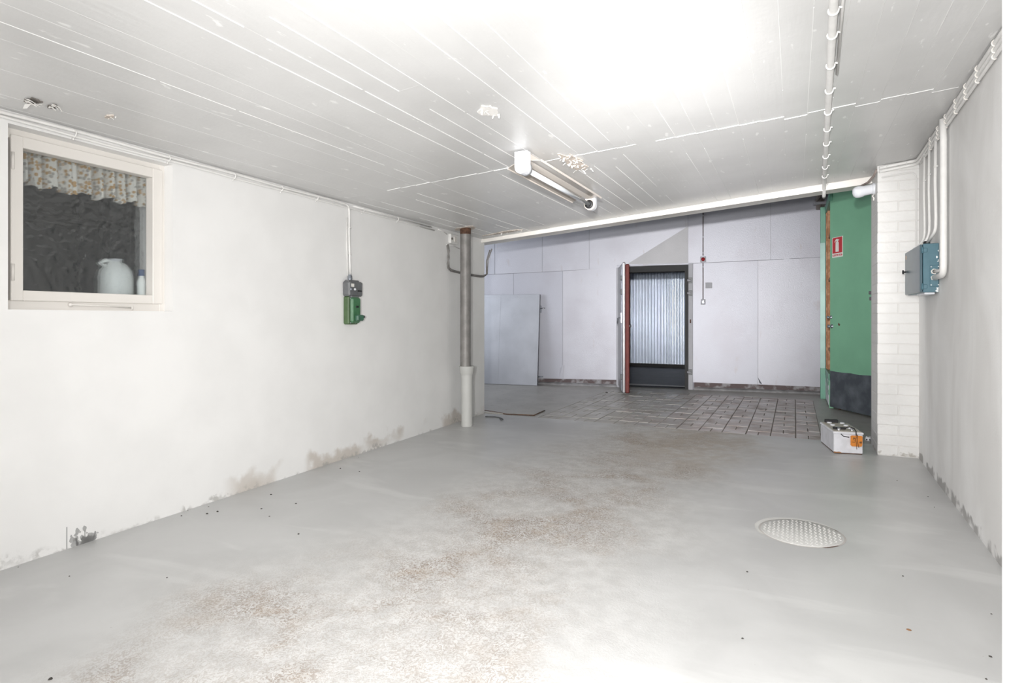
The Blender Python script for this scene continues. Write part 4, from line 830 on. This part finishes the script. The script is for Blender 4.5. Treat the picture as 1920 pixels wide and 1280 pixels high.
for sg in (-1, 1): MB().lathe([(.001, .006), (.006, .005), (.007, 0)], pg + vd * .022 + sdv * sg * .012 + V((0, 0, .016)), vd, 10).build('pin_hole', 'black_rubber', plug); MB().lathe([(.001, .012), (.005, .008), (.006, 0)], pg + sdv * sg * .014 + V((0, 0, .033)), (0, 0, 1), 8).build('prong', 'lamp_white', plug)
MB().tube([pg + V((.02, 0, .01)), pg + V((.05, -.01, .004)), pg + V((.075, -.03, .005))], .0035, 6).build('cord', 'lamp_white', plug)
# manhole cover
MC = V((.032, 3.512, 0)); MR = .2025
mh = thing('manhole_cover', MC, 'round grey tread-plate manhole cover set in the floor', 'manhole cover')
MB().lathe([(.001, .004), (MR - .004, .004), (MR, .001), (MR, -.02)], MC, (0, 0, 1), 48).build('lid', 'iron_lid', mh)
MB().lathe([(MR - .004, .0015), (MR + .007, .0015), (MR + .008, .0008)], MC, (0, 0, 1), 48).build('gap_ring', mat('gap_rust', (.45, .43, .41), .7, vscale=5, col2=(.09, .05, .035), fac=(.53, .58)), mh)
mb = MB(); pt = .0225; k = 0
for i in range(-10, 11):
    for j in range(-10, 11):
        x, y = i * pt, j * pt
        if math.hypot(x, y) < MR - .014:
            an = YAW + (.4 if (i + j) % 2 else -1.17); ca, sa_ = math.cos(an), math.sin(an)
            mb.add([MC + V((x + a * ca - c * sa_, y + a * sa_ + c * ca, z)) for a, c, z in ((-.0105, 0, .0038), (0, -.0040, .0038), (.0105, 0, .0038), (0, .0040, .0038), (-.006, 0, .0068), (.006, 0, .0068))], [(0, 1, 5, 4), (1, 2, 5), (2, 3, 4, 5), (3, 0, 4)])
tag(mb.build('tread', 'iron_tread', mh), kind='stuff')
rg = []
for k in range(33): an = YAW + math.radians(20 + k * 5.2); rr = MR + .014 + .022 * math.sin(math.pi * k / 32) + random.uniform(0, .006); rg.append((rr, an))
poly = [(MC.x + r * math.cos(a), MC.y + r * math.sin(a), .0006) for r, a in rg] + [(MC.x + (MR + .009) * math.cos(a), MC.y + (MR + .009) * math.sin(a), .0006) for r, a in rg[::-1]]
n = len(rg); mb = MB(); mb.add(poly, [(i, i + 1, 2 * n - 2 - i, 2 * n - 1 - i) for i in range(n - 1)]); mb.add([V(p) + V((0, 0, .0012)) for p in poly], [(2 * n - 1 - i, 2 * n - 2 - i, i + 1, i)[::-1] for i in range(n - 1)]); mb.build('cement_collar', mat('cement_pale', (.60, .595, .575), .7, var=.06, vscale=12), mh)
# thin plate and bent wire by the wall corner
fpz = [onz(u, v) for u, v in ((890, 764), (930, 763), (1022, 769.5), (1003, 778.5), (940, 776), (890, 772))]
tag(MB().prism(fpz, (0, 0, .010)).build('floor_plate', 'hall_floor'), 'thin grey floor sheet with dark edge by the left wall end', 'plate')
ed = thing('rusty_edge_strip', onz(950, 777), 'rusty strip lying along the edge of the thin floor sheet', 'strip')
MB().tube([onz(908, 770.5) + V((0, 0, .006)), onz(928, 773.5) + V((0, 0, .006)), onz(950, 777) + V((0, 0, .006)), onz(1001, 779.2) + V((0, 0, .006)), onz(1022, 769.8) + V((0, 0, .008))], [.012, .010, .006, .006, .004], 6).build('strip', 'rust', ed)
tag(MB().tube([onz(910, 781.5) + V((0, 0, .006)), onz(928, 782) + V((0, 0, .006)), onz(938, 784) + V((0, 0, .006)), onz(943, 787) + V((0, 0, .008)), onz(939, 788.5) + V((0, 0, .008)), onz(937, 786.5) + V((0, 0, .012))], .006, 6).build('bent_wire', 'grey_enamel'), 'bent bit of dark wire on the floor by the left wall end', 'wire')
# grit and bits
rn = random.Random(31)
def grit(p, r, m_, lab, cat, grp=None, sc=(1, 1, .6)):
    mb = MB(); n = 7; vs_ = []
    for k in range(n): an = 6.283 * k / n; q = r * rn.uniform(.7, 1.2); vs_.append(V((p.x + q * sc[0] * math.cos(an), p.y + q * sc[1] * math.sin(an), .0005)))
    tpz = V((p.x, p.y, r * sc[2] * 1.2)); mid = [p + (q - p) * .7 + V((0, 0, r * sc[2] * .9)) for q in vs_]
    mb.add(vs_ + mid + [tpz], [(k, (k + 1) % n, n + (k + 1) % n, n + k) for k in range(n)] + [(n + k, n + (k + 1) % n, 2 * n) for k in range(n)] + [tuple(range(n))[::-1]])
    return tag(mb.build('grit', m_), lab, cat, grp)
for u, v in ((34, 1063), (130, 1080), (352, 957), (391, 950), (408, 959), (490, 954), (508, 927), (555, 944), (672, 857), (674, 884), (505, 968), (560, 1001), (638, 878), (313, 1083), (95, 1273), (340, 967), (388, 963)):
    grit(onz(u, v), rn.uniform(.003, .008), 'pebble', 'tiny dark crumb of grit on the grey floor by the left wall', 'grit', 'grit along the left wall')
for u, v in ((1859, 1151), (1857, 1231), (1849, 1273), (1740, 931), (1752, 951), (1682, 901), (1392, 1197), (1401, 1072), (1693, 1080)):
    grit(onz(u, v), rn.uniform(.003, .006), 'pebble', 'tiny dark crumb of grit on the grey floor towards the right wall', 'grit', 'grit along the right wall')
grit(onz(1704, 1181), .009, 'brown_leaf', 'small brown leaf scrap on the floor below the manhole cover', 'leaf scrap', None, (1, .7, .4))
grit(onz(1137, 736), .022, 'pebble', 'small black lump on the hall floor left of the cold-store door', 'lump', None, (1, .7, .5))
